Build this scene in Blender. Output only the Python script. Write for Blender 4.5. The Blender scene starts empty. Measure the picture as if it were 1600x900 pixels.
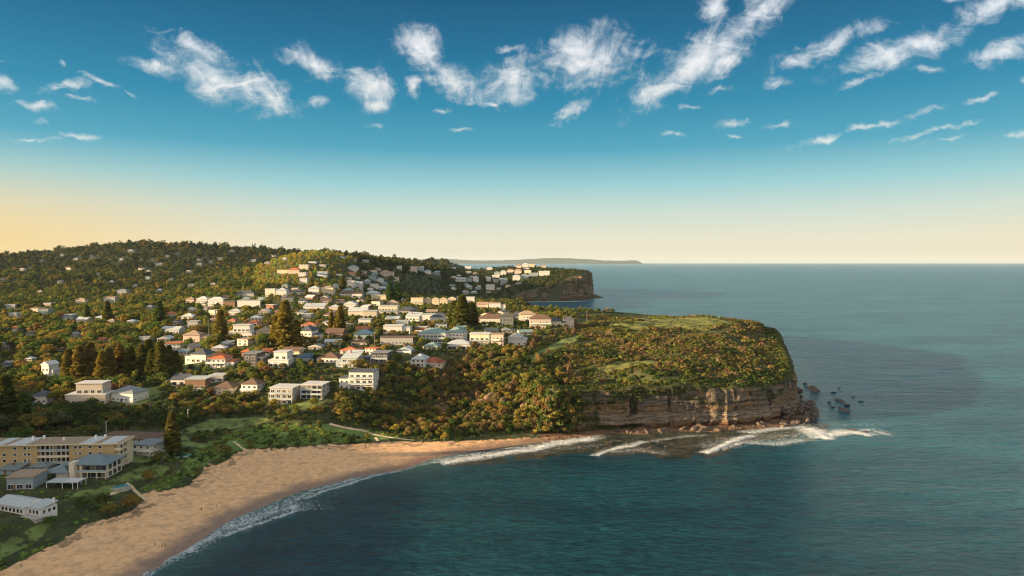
import bpy, bmesh, math, random, sys
import numpy as np
from mathutils import Vector, Matrix

sc = bpy.context.scene
R = math.radians
FPX = 1067.0          # focal length of the photograph in its own 1600 px width
HCAM = 108.0
HOR = 408.6
PITCH = math.atan((450 - HOR) / FPX)

# ---------------------------------------------------------------- camera
cam_data = bpy.data.cameras.new("camera")
cam_data.sensor_width = 36.0
cam_data.lens = FPX / 1600 * 36.0
cam_data.clip_start = 1.0
cam_data.clip_end = 200000.0
cam = bpy.data.objects.new("camera", cam_data)
sc.collection.objects.link(cam)
cam.location = (0, 0, HCAM)
cam.rotation_euler = (math.pi / 2 - PITCH, 0, 0)
sc.camera = cam

# ---------------------------------------------------------------- sun
EXPO = 2.0
SUN_EL, SUN_AZ = 9.5, 192.5      # azimuth counted from +X, anticlockwise: 180 = due left of the view
sun_data = bpy.data.lights.new("sun", 'SUN')
sun_data.energy = 5.0
sun_data.angle = R(0.6)
sun_data.color = (1.0, 0.69, 0.37)
sun = bpy.data.objects.new("sun", sun_data)
sc.collection.objects.link(sun)
sdir = Vector((math.cos(R(SUN_AZ)) * math.cos(R(SUN_EL)), math.sin(R(SUN_AZ)) * math.cos(R(SUN_EL)), math.sin(R(SUN_EL))))
sun.rotation_euler = sdir.to_track_quat('Z', 'Y').to_euler()

# ---------------------------------------------------------------- colour management, sampling
sc.view_settings.view_transform = 'Standard'
sc.view_settings.look = 'None'
sc.view_settings.gamma = 1.0
sc.view_settings.use_curve_mapping = False
sc.view_settings.exposure = EXPO
sc.render.engine = 'CYCLES'
cy = sc.cycles
cy.use_denoising = True
cy.denoiser = 'OPENIMAGEDENOISE'
cy.denoising_input_passes = 'RGB_ALBEDO_NORMAL'
cy.denoising_prefilter = 'ACCURATE'
cy.filter_width = 1.15
cy.max_bounces = 5
cy.diffuse_bounces = 2
cy.glossy_bounces = 2
cy.transmission_bounces = 2
cy.volume_bounces = 0
cy.transparent_max_bounces = 4
cy.caustics_reflective = False
cy.caustics_refractive = False
cy.sample_clamp_direct = 1.3
cy.sample_clamp_indirect = 1.3
cy.use_adaptive_sampling = True
cy.adaptive_threshold = 0.01

def lin(r, g, b):
    f = lambda c: (c / 255 / 12.92) if c / 255 <= 0.04045 else ((c / 255 + 0.055) / 1.055) ** 2.4
    return (f(r), f(g), f(b), 1.0)

# ---------------------------------------------------------------- node helper
class NT:
    def __init__(self, tree):
        self.t = tree
        tree.nodes.clear()
    def n(self, kind, **kw):
        nd = self.t.nodes.new(kind)
        for k, v in kw.items():
            setattr(nd, k, v)
        return nd
    def link(self, a, b):
        self.t.links.new(a, b)
    def put(self, sock, v):
        if isinstance(v, bpy.types.NodeSocket):
            self.link(v, sock)
        else:
            sock.default_value = v
    def math(self, op, a, b=0.0, c=None, clamp=False):
        nd = self.n('ShaderNodeMath', operation=op, use_clamp=clamp)
        self.put(nd.inputs[0], a)
        self.put(nd.inputs[1], b)
        if c is not None:
            self.put(nd.inputs[2], c)
        return nd.outputs[0]
    def vec(self, op, a, b=None):
        nd = self.n('ShaderNodeVectorMath', operation=op)
        self.put(nd.inputs[0], a)
        if b is not None:
            self.put(nd.inputs[1], b)
        return nd.outputs[1] if op in ('LENGTH', 'DOT_PRODUCT', 'DISTANCE') else nd.outputs[0]
    def mix(self, f, a, b, kind='MIX'):
        nd = self.n('ShaderNodeMix', data_type='RGBA', blend_type=kind)
        self.put(nd.inputs[0], f)
        self.put(nd.inputs[6], a)
        self.put(nd.inputs[7], b)
        return nd.outputs[2]
    def ramp(self, f, stops, interp='LINEAR'):
        nd = self.n('ShaderNodeValToRGB')
        cr = nd.color_ramp
        cr.interpolation = interp
        while len(cr.elements) > 1:
            cr.elements.remove(cr.elements[-1])
        for i, (p, c) in enumerate(stops):
            e = cr.elements[0] if i == 0 else cr.elements.new(p)
            e.position = p
            e.color = c if len(c) == 4 else (*c, 1)
        self.put(nd.inputs[0], f)
        return nd.outputs[0]
    def noise(self, vec, scale, detail=4, rough=0.55, dist=0.0, dims='3D'):
        nd = self.n('ShaderNodeTexNoise', noise_dimensions=dims)
        if vec is not None:
            self.link(vec, nd.inputs['Vector'])
        nd.inputs['Scale'].default_value = scale
        nd.inputs['Detail'].default_value = detail
        nd.inputs['Roughness'].default_value = rough
        nd.inputs['Distortion'].default_value = dist
        return nd.outputs[0]
    def mapping(self, vec, scale=(1, 1, 1), loc=(0, 0, 0), rot=(0, 0, 0), vt='POINT'):
        nd = self.n('ShaderNodeMapping', vector_type=vt)
        self.link(vec, nd.inputs[0])
        nd.inputs['Location'].default_value = loc
        nd.inputs['Rotation'].default_value = rot
        nd.inputs['Scale'].default_value = scale
        return nd.outputs[0]
    def smooth(self, v, a, b):
        nd = self.n('ShaderNodeMapRange', interpolation_type='SMOOTHSTEP')
        self.put(nd.inputs[0], v)
        nd.inputs[1].default_value = a
        nd.inputs[2].default_value = b
        return nd.outputs[0]

# ---------------------------------------------------------------- world: sky texture, evening gradient, cirrus
world = bpy.data.worlds.new("World")
sc.world = world
world.use_nodes = True
W = NT(world.node_tree)
tc = W.n('ShaderNodeTexCoord').outputs['Generated']
sky = W.n('ShaderNodeTexSky', sky_type='NISHITA')
sky.sun_disc = False
sky.sun_elevation = R(SUN_EL)
sky.sun_rotation = R(90 - SUN_AZ)
sky.altitude = 100
sky.air_density = 1.0
sky.dust_density = 1.0
sky.ozone_density = 2.5
sep = W.n('ShaderNodeSeparateXYZ')
W.link(tc, sep.inputs[0])
X, Y, Z = sep.outputs
zc = W.math('MAXIMUM', Z, 0.0)
grad = W.ramp(zc, [(0.0, lin(231, 218, 192)), (0.03, lin(228, 222, 198)), (0.07, lin(200, 215, 204)), (0.11, lin(150, 200, 204)),
                   (0.16, lin(76, 160, 184)), (0.22, lin(38, 133, 166)), (0.29, lin(17, 107, 145)), (0.36, lin(8, 84, 121)),
                   (0.60, lin(16, 96, 134)), (0.82, lin(150, 180, 195)), (1.0, lin(215, 220, 222))])

# the sky turns yellow towards the sun and, less, away from it low over the sea
azd = W.math('DIVIDE', X, W.math('MAXIMUM', W.vec('LENGTH', W.vec('MULTIPLY', tc, (1, 1, 0))), 0.01))
side = W.math('MAXIMUM', W.math('MULTIPLY', azd, -1.0), W.math('MULTIPLY', azd, 0.55))
lowz = W.smooth(zc, 0.155, 0.0)
yel = W.math('MULTIPLY', W.smooth(side, 0.22, 0.72), lowz)
grad = W.mix(W.math('MULTIPLY', yel, 0.85), grad, lin(244, 200, 108))
nish = W.vec('MULTIPLY', sky.outputs[0], (0.10, 0.10, 0.10))
base = W.mix(0.12, grad, nish)
# unseen sky behind the camera and overhead, whitened to lift the ambient light
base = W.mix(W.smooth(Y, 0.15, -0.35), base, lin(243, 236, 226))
# direction on the northern sky: u to the side, v up
yc = W.math('MAXIMUM', Y, 0.05)
u = W.math('DIVIDE', X, yc)
v = W.math('DIVIDE', Z, yc)
cmb = W.n('ShaderNodeCombineXYZ')
W.link(u, cmb.inputs[0]); W.link(v, cmb.inputs[1])
uv = cmb.outputs[0]
wob = W.n('ShaderNodeTexNoise', noise_dimensions='2D')
wob.inputs['Scale'].default_value = 14.0
wob.inputs['Detail'].default_value = 5.0
wob.inputs['Roughness'].default_value = 0.6
W.link(uv, wob.inputs['Vector'])
wv = W.vec('MULTIPLY', W.vec('SUBTRACT', wob.outputs[1], (0.5, 0.5, 0.5)), (0.045, 0.030, 0.0))
uvw = W.vec('ADD', uv, wv)
BLOBS = [(345, 122, 118, 40, -27), (252, 108, 62, 13, -14), (305, 78, 48, 16, -30), (420, 150, 50, 30, -25), (495, 104, 52, 24, -20), (585, 136, 46, 30, -12),
         (590, 167, 28, 12, 0), (597, 197, 21, 5, 0), (500, 161, 17, 9, 0), (655, 78, 48, 32, -60), (715, 132, 66, 30, -22), (792, 128, 44, 36, 15),
         (648, 140, 10, 22, 0), (915, 95, 92, 50, 8), (888, 176, 42, 13, 32), (800, 80, 22, 6, 0), (1095, 92, 140, 34, 36), (1185, 20, 75, 26, 35),
         (1030, 145, 55, 20, 18), (1130, 100, 40, 20, 20), (1120, 143, 23, 6, 8), (1110, 15, 24, 30, 0), (1290, 76, 92, 16, 22), (1235, 102, 36, 13, 5), (1405, 80, 118, 24, 17), (1550, 14, 80, 24, 18),
         (1568, 84, 66, 20, 22), (1592, 130, 16, 8, 0), (1340, 128, 46, 9, 22), (1205, 132, 24, 10, 0), (1148, 192, 28, 7, 15), (1213, 197, 24, 6, 12),
         (1038, 212, 24, 5, 5), (1150, 213, 14, 3, 0), (1355, 199, 125, 6, 14), (1285, 219, 40, 6, 10), (1450, 206, 80, 5, 12), (1472, 218, 32, 4, 10), (1530, 154, 30, 5, 16),
         (1592, 211, 26, 5, 10), (1080, 172, 24, 5, 0), (0, 132, 30, 18, -20), (8, 100, 26, 3, 0), (62, 171, 36, 7, -10), (76, 196, 20, 4, -8),
         (136, 216, 36, 5, -8), (132, 161, 34, 6, -4), (112, 138, 44, 12, 10), (58, 219, 34, 4, 0), (178, 134, 50, 6, -28), (212, 152, 18, 4, -28), (1480, 3, 34, 6, 0),
         (716, 205, 20, 4, -6), (855, 195, 10, 3, 0), (690, 180, 14, 4, 0), (770, 165, 12, 5, 0), (1440, 112, 26, 6, 0), (105, 100, 8, 6, -50)]
acc = None
for (bx, by, rx, ry, ang) in BLOBS:
    ln = W.vec('LENGTH', W.mapping(uvw, scale=(rx / FPX * 1.12, ry / FPX * 1.12, 1), loc=((bx - 800) / FPX, (HOR - by) / FPX, 0), rot=(0, 0, R(ang)), vt='TEXTURE'))
    big = W.math('MULTIPLY', W.math('SUBTRACT', 1.0, ln), 0.5 + 0.5 * min(1.0, ry / 22.0))
    acc = big if acc is None else W.math('MAXIMUM', acc, big)
# fibres: streaks of a high layer that run towards one vanishing point
v1 = W.math('ADD', v, 0.16)
th = W.math('ARCTAN2', u, v1)
rr = W.vec('LENGTH', W.vec('ADD', uvw, (0.0, 0.16, 0.0)))
pl = W.n('ShaderNodeCombineXYZ')
W.link(W.math('MULTIPLY', th, 26.0), pl.inputs[0]); W.link(W.math('MULTIPLY', rr, 11.0), pl.inputs[1])
fib = W.noise(pl.outputs[0], 1.0, 7, 0.66, 0.9, '2D')
fib2 = W.noise(W.mapping(uvw, scale=(13, 34, 1), rot=(0, 0, R(-14))), 1.0, 7, 0.66, 1.2, '2D')
fibc = W.noise(uv, 24.0, 8, 0.66, 0.4, '2D')
tex = W.math('ADD', W.math('MULTIPLY', fib, 0.20), W.math('ADD', W.math('MULTIPLY', fib2, 0.36), W.math('MULTIPLY', fibc, 0.44)))
dens = W.math('ADD', W.math('MULTIPLY', acc, 0.78), W.math('MULTIPLY', W.math('SUBTRACT', tex, 0.5), 2.3))
cloud = W.smooth(dens, -0.02, 0.98)
cloud = W.math('MULTIPLY', cloud, W.smooth(acc, -0.40, 0.10))
cloud = W.math('MULTIPLY', cloud, 0.88)
cloud = W.math('MULTIPLY', cloud, W.math('GREATER_THAN', Y, 0.06))
ccol = W.mix(W.smooth(v, 0.12, 0.38), lin(248, 240, 228), lin(240, 242, 245))
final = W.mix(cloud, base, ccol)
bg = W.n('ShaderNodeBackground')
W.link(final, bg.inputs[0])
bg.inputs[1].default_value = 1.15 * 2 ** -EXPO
wo = W.n('ShaderNodeOutputWorld')
W.link(bg.outputs[0], wo.inputs[0])
world.cycles.sampling_method = 'MANUAL'
world.cycles.sample_map_resolution = 256

# ---------------------------------------------------------------- picture <-> place
CF = np.array([0.0, math.cos(PITCH), -math.sin(PITCH)])
CU = np.array([0.0, math.sin(PITCH), math.cos(PITCH)])
def ray(px, py):
    return CF + np.array([1.0, 0, 0]) * ((px - 800) / FPX) + CU * ((450 - py) / FPX)
def at_h(px, py, h=0.0):
    d = ray(px, py)
    t = (h - HCAM) / d[2]
    return np.array([d[0] * t, d[1] * t, h])
def at_d(px, py, dist):
    d = ray(px, py)
    t = dist / d[1]
    return np.array([d[0] * t, dist, HCAM + d[2] * t])
def project(x, y, z):
    x, y, z = np.asarray(x, float), np.asarray(y, float), np.asarray(z, float) - HCAM
    zf = y * CF[1] + z * CF[2]
    return 800 + FPX * x / zf, 450 - FPX * (y * CU[1] + z * CU[2]) / zf

# ---------------------------------------------------------------- noise
_rs = np.random.RandomState(7)
_T = _rs.rand(256, 256)
def vnoise(x, y):
    x = np.asarray(x, float); y = np.asarray(y, float)
    xi = np.floor(x).astype(int); yi = np.floor(y).astype(int)
    fx = x - xi; fy = y - yi
    fx = fx * fx * (3 - 2 * fx); fy = fy * fy * (3 - 2 * fy)
    a = _T[xi & 255, yi & 255]; b = _T[(xi + 1) & 255, yi & 255]
    c = _T[xi & 255, (yi + 1) & 255]; d = _T[(xi + 1) & 255, (yi + 1) & 255]
    return (a * (1 - fx) + b * fx) * (1 - fy) + (c * (1 - fx) + d * fx) * fy
def fbm(x, y, octv=4, rough=0.5):
    s = 0; a = 1; t = 0
    for i in range(octv):
        s = s + a * vnoise(x * 2 ** i + 17.3 * i, y * 2 ** i + 9.1 * i); t += a; a *= rough
    return s / t - 0.5
def sstep(a, b, x):
    t = np.clip((np.asarray(x, float) - a) / (b - a), 0, 1)
    return t * t * (3 - 2 * t)

# ---------------------------------------------------------------- polygons
def in_poly(poly, x, y):
    x = np.asarray(x, float); y = np.asarray(y, float)
    ins = np.zeros(x.shape, bool)
    n = len(poly)
    for i in range(n):
        x1, y1 = poly[i][:2]; x2, y2 = poly[(i + 1) % n][:2]
        if y1 == y2:
            continue
        c = ((y1 > y) != (y2 > y)) & (x < (x2 - x1) * (y - y1) / (y2 - y1) + x1)
        ins ^= c
    return ins
def poly_dist(line, x, y, closed=False):
    x = np.asarray(x, float); y = np.asarray(y, float)
    best = np.full(x.shape, 1e18)
    n = len(line)
    for i in range(n if closed else n - 1):
        x1, y1 = line[i][:2]; x2, y2 = line[(i + 1) % n][:2]
        dx, dy = x2 - x1, y2 - y1
        t = np.clip(((x - x1) * dx + (y - y1) * dy) / max(dx * dx + dy * dy, 1e-9), 0, 1)
        best = np.minimum(best, (x - x1 - t * dx) ** 2 + (y - y1 - t * dy) ** 2)
    return np.sqrt(best)
def resample(line, step):
    P = np.array([p[:2] for p in line], float)
    n = len(P); out = []
    for i in range(n - 1):        # Catmull-Rom, then even steps
        p0, p1, p2, p3 = P[max(i - 1, 0)], P[i], P[i + 1], P[min(i + 2, n - 1)]
        for k in range(24):
            t = k / 24
            out.append(0.5 * ((2 * p1) + (p2 - p0) * t + (2 * p0 - 5 * p1 + 4 * p2 - p3) * t * t + (3 * p1 - p0 - 3 * p2 + p3) * t ** 3))
    out.append(P[-1]); out = np.array(out)
    s = np.r_[0, np.cumsum(np.linalg.norm(np.diff(out, axis=0), axis=1))]
    q = np.arange(0, s[-1], step)
    return np.stack([np.interp(q, s, out[:, 0]), np.interp(q, s, out[:, 1])], 1)

# ---------------------------------------------------------------- mesh building
def mesh_np(name, verts, faces, mat=None, col=None, smooth=False, extra=None):
    """faces: (n,4) or (n,3) int array."""
    me = bpy.data.meshes.new(name)
    verts = np.asarray(verts, np.float32); faces = np.asarray(faces, np.int32)
    k = faces.shape[1]
    me.vertices.add(len(verts)); me.vertices.foreach_set('co', verts.ravel())
    me.loops.add(faces.size); me.loops.foreach_set('vertex_index', faces.ravel())
    me.polygons.add(len(faces))
    me.polygons.foreach_set('loop_start', np.arange(0, faces.size, k, dtype=np.int32))
    me.polygons.foreach_set('loop_total', np.full(len(faces), k, np.int32))
    if smooth:
        me.polygons.foreach_set('use_smooth', np.ones(len(faces), bool))
    me.update(calc_edges=True)
    if col is not None:
        a = me.color_attributes.new('tint', 'FLOAT_COLOR', 'POINT')
        c = np.ones((len(verts), 4), np.float32); c[:, :3] = col
        a.data.foreach_set('color', c.ravel())
    for nm, arr in (extra or {}).items():
        a = me.attributes.new(nm, 'FLOAT', 'POINT')
        a.data.foreach_set('value', np.asarray(arr, np.float32).ravel())
    if mat:
        me.materials.append(mat)
    return me
def link(name, me, parent=None, **props):
    o = bpy.data.objects.new(name, me)
    sc.collection.objects.link(o)
    if parent is not None:
        o.parent = parent
    for k, v in props.items():
        o[k] = v
    return o
def grid_faces(nr, nc):
    i = np.arange(nr - 1)[:, None] * nc + np.arange(nc - 1)[None, :]
    i = i.ravel()
    return np.stack([i, i + 1, i + nc + 1, i + nc], 1)
# ================================================================ THE LAND
def C(px, py, h): p = at_h(px, py, h); return (p[0], p[1], h)
def D(px, py, d, drop=0.0): p = at_d(px, py, d); return (p[0], p[1], p[2] - drop)
CP = [C(0, 900, 4.5), C(0, 865, 6), C(0, 800, 7), C(60, 775, 8), C(100, 732, 9), C(0, 740, 9), C(200, 735, 8.5), C(150, 790, 6), C(230, 780, 5),
      C(60, 662, 11), C(0, 640, 14), C(150, 655, 12), C(60, 622, 16), C(150, 628, 17), C(200, 622, 17.5), C(80, 588, 19), C(0, 570, 19), C(180, 568, 21),
      C(0, 520, 21), C(120, 520, 22), C(0, 480, 25), C(150, 480, 26), C(0, 450, 36), C(150, 450, 40), C(250, 520, 30), C(250, 480, 30),
      C(300, 455, 42), C(400, 500, 40), C(330, 470, 42), C(300, 560, 27), C(280, 600, 21),
      C(290, 690, 9), C(320, 665, 10), C(400, 655, 10.5), C(270, 710, 8.5), C(350, 700, 7), C(330, 740, 3.5),
      C(340, 625, 16), C(390, 615, 19), C(460, 630, 17), C(500, 622, 19), C(400, 640, 12), C(470, 680, 6), C(550, 685, 4), C(400, 705, 3.5), C(560, 660, 8),
      C(560, 607, 23), C(500, 600, 24), C(350, 572, 30), C(440, 572, 32), C(540, 572, 33), C(430, 540, 39), C(600, 535, 42), C(500, 530, 41),
      C(550, 495, 44), C(450, 480, 44), C(650, 500, 43), C(600, 465, 44), C(700, 480, 40), C(680, 530, 42), C(640, 570, 34), C(680, 575, 33),
      C(740, 560, 35), C(760, 540, 39), C(640, 610, 23), C(640, 650, 11), C(640, 684, 3.5), C(720, 600, 28), C(720, 640, 16), C(720, 682, 3.5),
      C(800, 600, 28), C(800, 640, 16), C(800, 678, 3), C(840, 620, 24), C(800, 540, 38), C(800, 505, 42), C(870, 510, 43), C(740, 500, 42),
      C(900, 604, 27), C(1000, 606, 27), C(1100, 603, 26), C(1190, 592, 26), C(1215, 575, 28), C(1226, 548, 32), C(1000, 575, 32), C(1150, 570, 31), C(900, 570, 33),
      C(950, 540, 38), C(1100, 540, 37), C(1180, 520, 39), C(900, 520, 42), C(1000, 506, 44.5), C(1100, 506, 43.5), C(1185, 505, 42), (240, 800, 41.5), (272, 790, 34), (292, 780, 29), (290, 735, 29), (274, 695, 30), (262, 640, 30), (280, 850, 30), (250, 880, 34),
      D(1000, 499, 850, 1), (120, 900, 38), (40, 950, 38), (0, 1050, 34), (-40, 1250, 25), (-60, 1500, 20), (-100, 1800, 12), (-150, 1700, 26),
      # the spur with houses, the green hill, the dark slope and the far headland
      D(400, 436, 1350), D(430, 424, 1350), D(460, 412, 1380), D(490, 403, 1420), D(520, 402, 1480), D(560, 410, 1600), D(600, 418, 1700), D(640, 424, 1850),
      D(420, 448, 1150), D(470, 440, 1200), D(520, 440, 1280), D(560, 448, 1300), D(600, 452, 1400), D(640, 450, 1600), D(690, 452, 1720),
      D(690, 465, 1500), D(740, 455, 1900), D(740, 466, 1800, 2), D(690, 432, 2100), D(730, 424, 2300), D(790, 419, 2250), D(840, 418, 2250), D(885, 420, 2200), D(903, 423, 2180),
      D(790, 441, 2010), D(820, 437, 2010), D(850, 432, 2020), D(880, 427, 2030), D(898, 424.5, 2080), D(760, 446, 2010), D(760, 462, 1950),
      (100, 2500, 70), (0, 2800, 45), (-300, 2700, 70), (-100, 3300, 40),
      # the wooded hill to the left
      D(100, 440, 1900), D(0, 440, 1900), D(250, 445, 1900), D(400, 420, 2400), D(100, 425, 2350), D(250, 420, 2350), D(0, 425, 2350),
      D(0, 401, 3000, 9), D(60, 397, 3050, 9), D(110, 391, 3050, 9), D(180, 385, 3050, 9), D(250, 383, 3050, 9), D(330, 387, 3050, 9), D(400, 392, 3050, 9), D(480, 395, 3000, 9), D(550, 401, 2900, 9), D(600, 407, 2800, 9), D(650, 413, 2700),
      D(-200, 400, 3000), D(-300, 430, 2300), D(250, 383, 3800, 60), D(0, 400, 3900, 60), D(550, 400, 3900, 50),
      D(780, 409, 3800), D(820, 405.5, 3800), D(855, 409, 3800), D(740, 412, 3800), (-2000, 6000, 60), (-500, 6000, 40), (-4500, 6000, 60), (-6000, 4000, 80),
      # unseen ridge to the left, added and shaped to keep the sun off the beach
      (-260, 200, 13), (-380, 230, 42), (-560, 260, 86), (-440, 420, 24), (-480, 330, 66), (-640, 450, 58), (-900, 700, 60), (-250, 120, 16), (-360, 110, 60), (-480, 120, 90)]
CP = np.array(CP, float)
def warp(x, y):
    y = np.maximum(y, 60.0)
    return np.stack([x / y * 1.6, np.log(y)], -1)
def _phi(r2):
    return 0.5 * r2 * np.log(r2 + 1e-12)
def _fit():
    A = warp(CP[:, 0], CP[:, 1]); n = len(A)
    K = _phi(((A[:, None] - A[None]) ** 2).sum(-1)) + np.eye(n) * 0.0012
    Pm = np.c_[np.ones(n), A]
    M = np.block([[K, Pm], [Pm.T, np.zeros((3, 3))]])
    return A, np.linalg.solve(M, np.r_[CP[:, 2], 0, 0, 0])
_A, _w = _fit()
def tps(x, y):
    q = warp(np.asarray(x, float), np.asarray(y, float)); sh = q.shape[:-1]; q = q.reshape(-1, 2)
    out = np.empty(len(q))
    for i in range(0, len(q), 40000):
        b = q[i:i + 40000]
        r2 = ((b[:, None] - _A[None]) ** 2).sum(-1)
        out[i:i + 40000] = _phi(r2) @ _w[:-3] + _w[-3] + b @ _w[-2:]
    return out.reshape(sh)
def P0(px, py, h=0.0): p = at_h(px, py, h); return (p[0], p[1])
SHORE = [(-420, -300), (-300, -50), (-215, 80), (-165, 160)] + [P0(*q) for q in [(225, 900), (298, 856), (358, 814), (420, 788), (470, 768), (556, 746), (625, 735), (680, 716), (740, 705), (820, 694), (900, 684)]]
ROCKSHORE = [P0(*q) for q in [(960, 677), (1010, 679), (1060, 674), (1120, 675), (1180, 670), (1230, 666), (1262, 659), (1274, 651), (1264, 637), (1247, 618), (1238, 603)]] + \
    [(291, 700), (312, 780), (300, 850), (255, 920), (180, 980), (90, 1025), (50, 1080)]
BAY = [(25, 1200), (12, 1400), (0, 1600), (-20, 1760), (-40, 1880)] + [P0(*q) for q in [(800, 471.5), (860, 470), (905, 469), (925, 467), (945, 465)]]
REST = [(270, 2330), (200, 2650), (0, 2950), (-100, 3500), (-150, 4500), (-300, 7000), (-30000, 7000), (-30000, -300)]
COAST = SHORE + ROCKSHORE + BAY + REST
CLIFF = [(8, 462), (14, 444)] + [P0(*q) for q in [(858, 672, 2), (880, 672, 2), (925, 669, 2), (985, 667, 2), (1045, 665, 2), (1100, 662, 2), (1150, 660, 2), (1195, 655, 2), (1226, 648, 2), (1240, 637, 2), (1239, 622, 2), (1230, 604, 2)]] + \
    [(276, 700), (294, 780), (282, 845), (240, 905), (170, 965), (85, 1005), (40, 1060)]
_c = resample(CLIFF, 8.0); _t = np.gradient(_c, axis=0); _t /= np.linalg.norm(_t, axis=1)[:, None]
CLIFFIN = [tuple(p) for p in _c - np.stack([_t[:, 1], -_t[:, 0]], 1) * 6.0]
SHELF = CLIFFIN + [(500, 1200), (700, 300), (100, 340), (20, 380)]
CLIFF2 = [P0(*q) for q in [(790, 466, 8), (830, 465, 10), (870, 465, 8), (900, 466, 3), (912, 465.5, 3)]] + [(250, 2180), (235, 2300), (150, 2600)]
_c = resample(CLIFF2, 25.0); _t = np.gradient(_c, axis=0); _t /= np.linalg.norm(_t, axis=1)[:, None]
SHELF2 = [tuple(p) for p in _c - np.stack([_t[:, 1], -_t[:, 0]], 1) * 18.0] + [(900, 2700), (900, 1900), (0, 1900)]
def height(x, y, raw=False):
    x = np.asarray(x, float); y = np.asarray(y, float)
    h = tps(x, y)
    d = poly_dist(COAST, x, y, True)
    ins = in_poly(COAST, x, y)
    near = np.clip(y / 450.0, 0.6, 6)
    db = np.minimum(np.minimum(poly_dist(SHORE, x, y), poly_dist(BAY[1:6], x, y)), poly_dist(REST, x, y))
    lim = 0.055 * db + 0.40 * np.maximum(0, db - 48 * sstep(0, -60, x - 20) - 14)
    h = np.minimum(np.maximum(h, np.minimum(lim, 2.5)), lim)
    rough = fbm(x / 22, y / 22, 3) * sstep(20, 70, d) * 1.6
    h = h + rough + fbm(x / 60, y / 44, 3) * 9.0 * sstep(14, 45, poly_dist(CLIFF, x, y)) * ((x > -20) & (y > 440) & (y < 1000)) * sstep(40, 80, d)
    s1 = in_poly(SHELF, x, y) | in_poly(SHELF2, x, y)
    h = np.where(s1, np.minimum(h, 0.07 * d + 0.10 + 2.6 * np.maximum(fbm(x / 6, y / 4, 4), 0)), h)
    h = np.where(ins, h, -0.12 * d)
    return np.maximum(h, -6)

# ground colour: light sand, wet sand, lawn, scrub floor, track
SAND_EDGE = [P0(*q) for q in [(-60, 915, 4), (0, 888, 4), (50, 862, 4), (90, 843, 4), (135, 816, 4), (165, 806, 4), (200, 796, 4), (226, 778, 4), (222, 766, 4), (262, 762, 4), (300, 752, 4), (325, 728, 3.5), (352, 722, 3.5), (382, 706, 3.5),
                                     (400, 702, 3.5), (470, 697, 3.5), (560, 690, 3.5), (640, 686, 3.5), (720, 683, 3.5), (800, 680, 3), (850, 679, 2)]]
SAND_POLY = [(-260, 60)] + SAND_EDGE + [(120, 430), (400, 300), (100, 0)]
LAWNS = [[(290, 668), (330, 655), (400, 651), (425, 655), (400, 664), (330, 674), (290, 677)],
         [(205, 735), (240, 725), (262, 728), (262, 735), (250, 745), (205, 752), (170, 752)],
         [(120, 768), (170, 758), (200, 762), (180, 772), (110, 776)],
         [(0, 850), (60, 820), (90, 812), (60, 845), (0, 875)], [(200, 706), (262, 700), (262, 714), (235, 722), (205, 722)],
         [(280, 672), (300, 690), (330, 694), (330, 700), (270, 698)],
         [(190, 628), (230, 606), (262, 602), (262, 612), (225, 632), (200, 636)],
         [(278, 574), (300, 562), (322, 560), (322, 572), (300, 580), (280, 580)],
         [(440, 634), (500, 622), (520, 624), (480, 640), (450, 642)],
         [(820, 558), (840, 548), (880, 530), (905, 522), (905, 530), (860, 552), (825, 566)]]
TOPLAWN = [(955, 508), (1000, 497), (1060, 495), (1120, 497), (1145, 506), (1110, 519), (1050, 514), (1010, 518), (980, 512)]
TOPLAWN2 = [(925, 575), (960, 567), (1040, 566), (1050, 572), (1000, 577), (940, 581)]
GREEN_SCRUB = [(265, 762), (330, 720), (385, 700), (470, 695), (640, 684), (600, 676), (545, 668), (470, 660), (420, 665), (370, 672), (330, 690), (300, 705), (280, 735), (215, 764)]
def img_poly(poly, px, py): return in_poly(poly, px, py)
def ground_mats(x, y, h):
    """share of each ground stuff at world points: dict of masks"""
    px, py = project(x, y, np.maximum(h, 0))
    jx = fbm(x / 9, y / 9, 4) * 14; jy = fbm(x / 9 + 50, y / 9, 4) * 14
    jf = fbm(x / 2.5, y / 2.5, 3) * 4
    sand = in_poly(SAND_POLY, x + jx * 0.25 + jf, y + jy * 0.25 - jf) & (h < 7) & (y < 460)
    lawn = np.zeros(x.shape, bool)
    k = np.clip(350 / np.maximum(y, 100), 0.2, 1.2)
    for L in LAWNS:
        lawn |= img_poly(L, px + jx * 0.5 * k, py + jy * 0.25 * k)
    jg = fbm(x / 16, y / 16, 4)
    top = img_poly(TOPLAWN, px + jg * 60 + jx * 0.4, py + jg * 9) & (y > 560)
    top |= img_poly(TOPLAWN2, px + jg * 70 + jx, py + jg * 16 + jy * .2) & (y > 430)
    return sand, lawn, top
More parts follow.
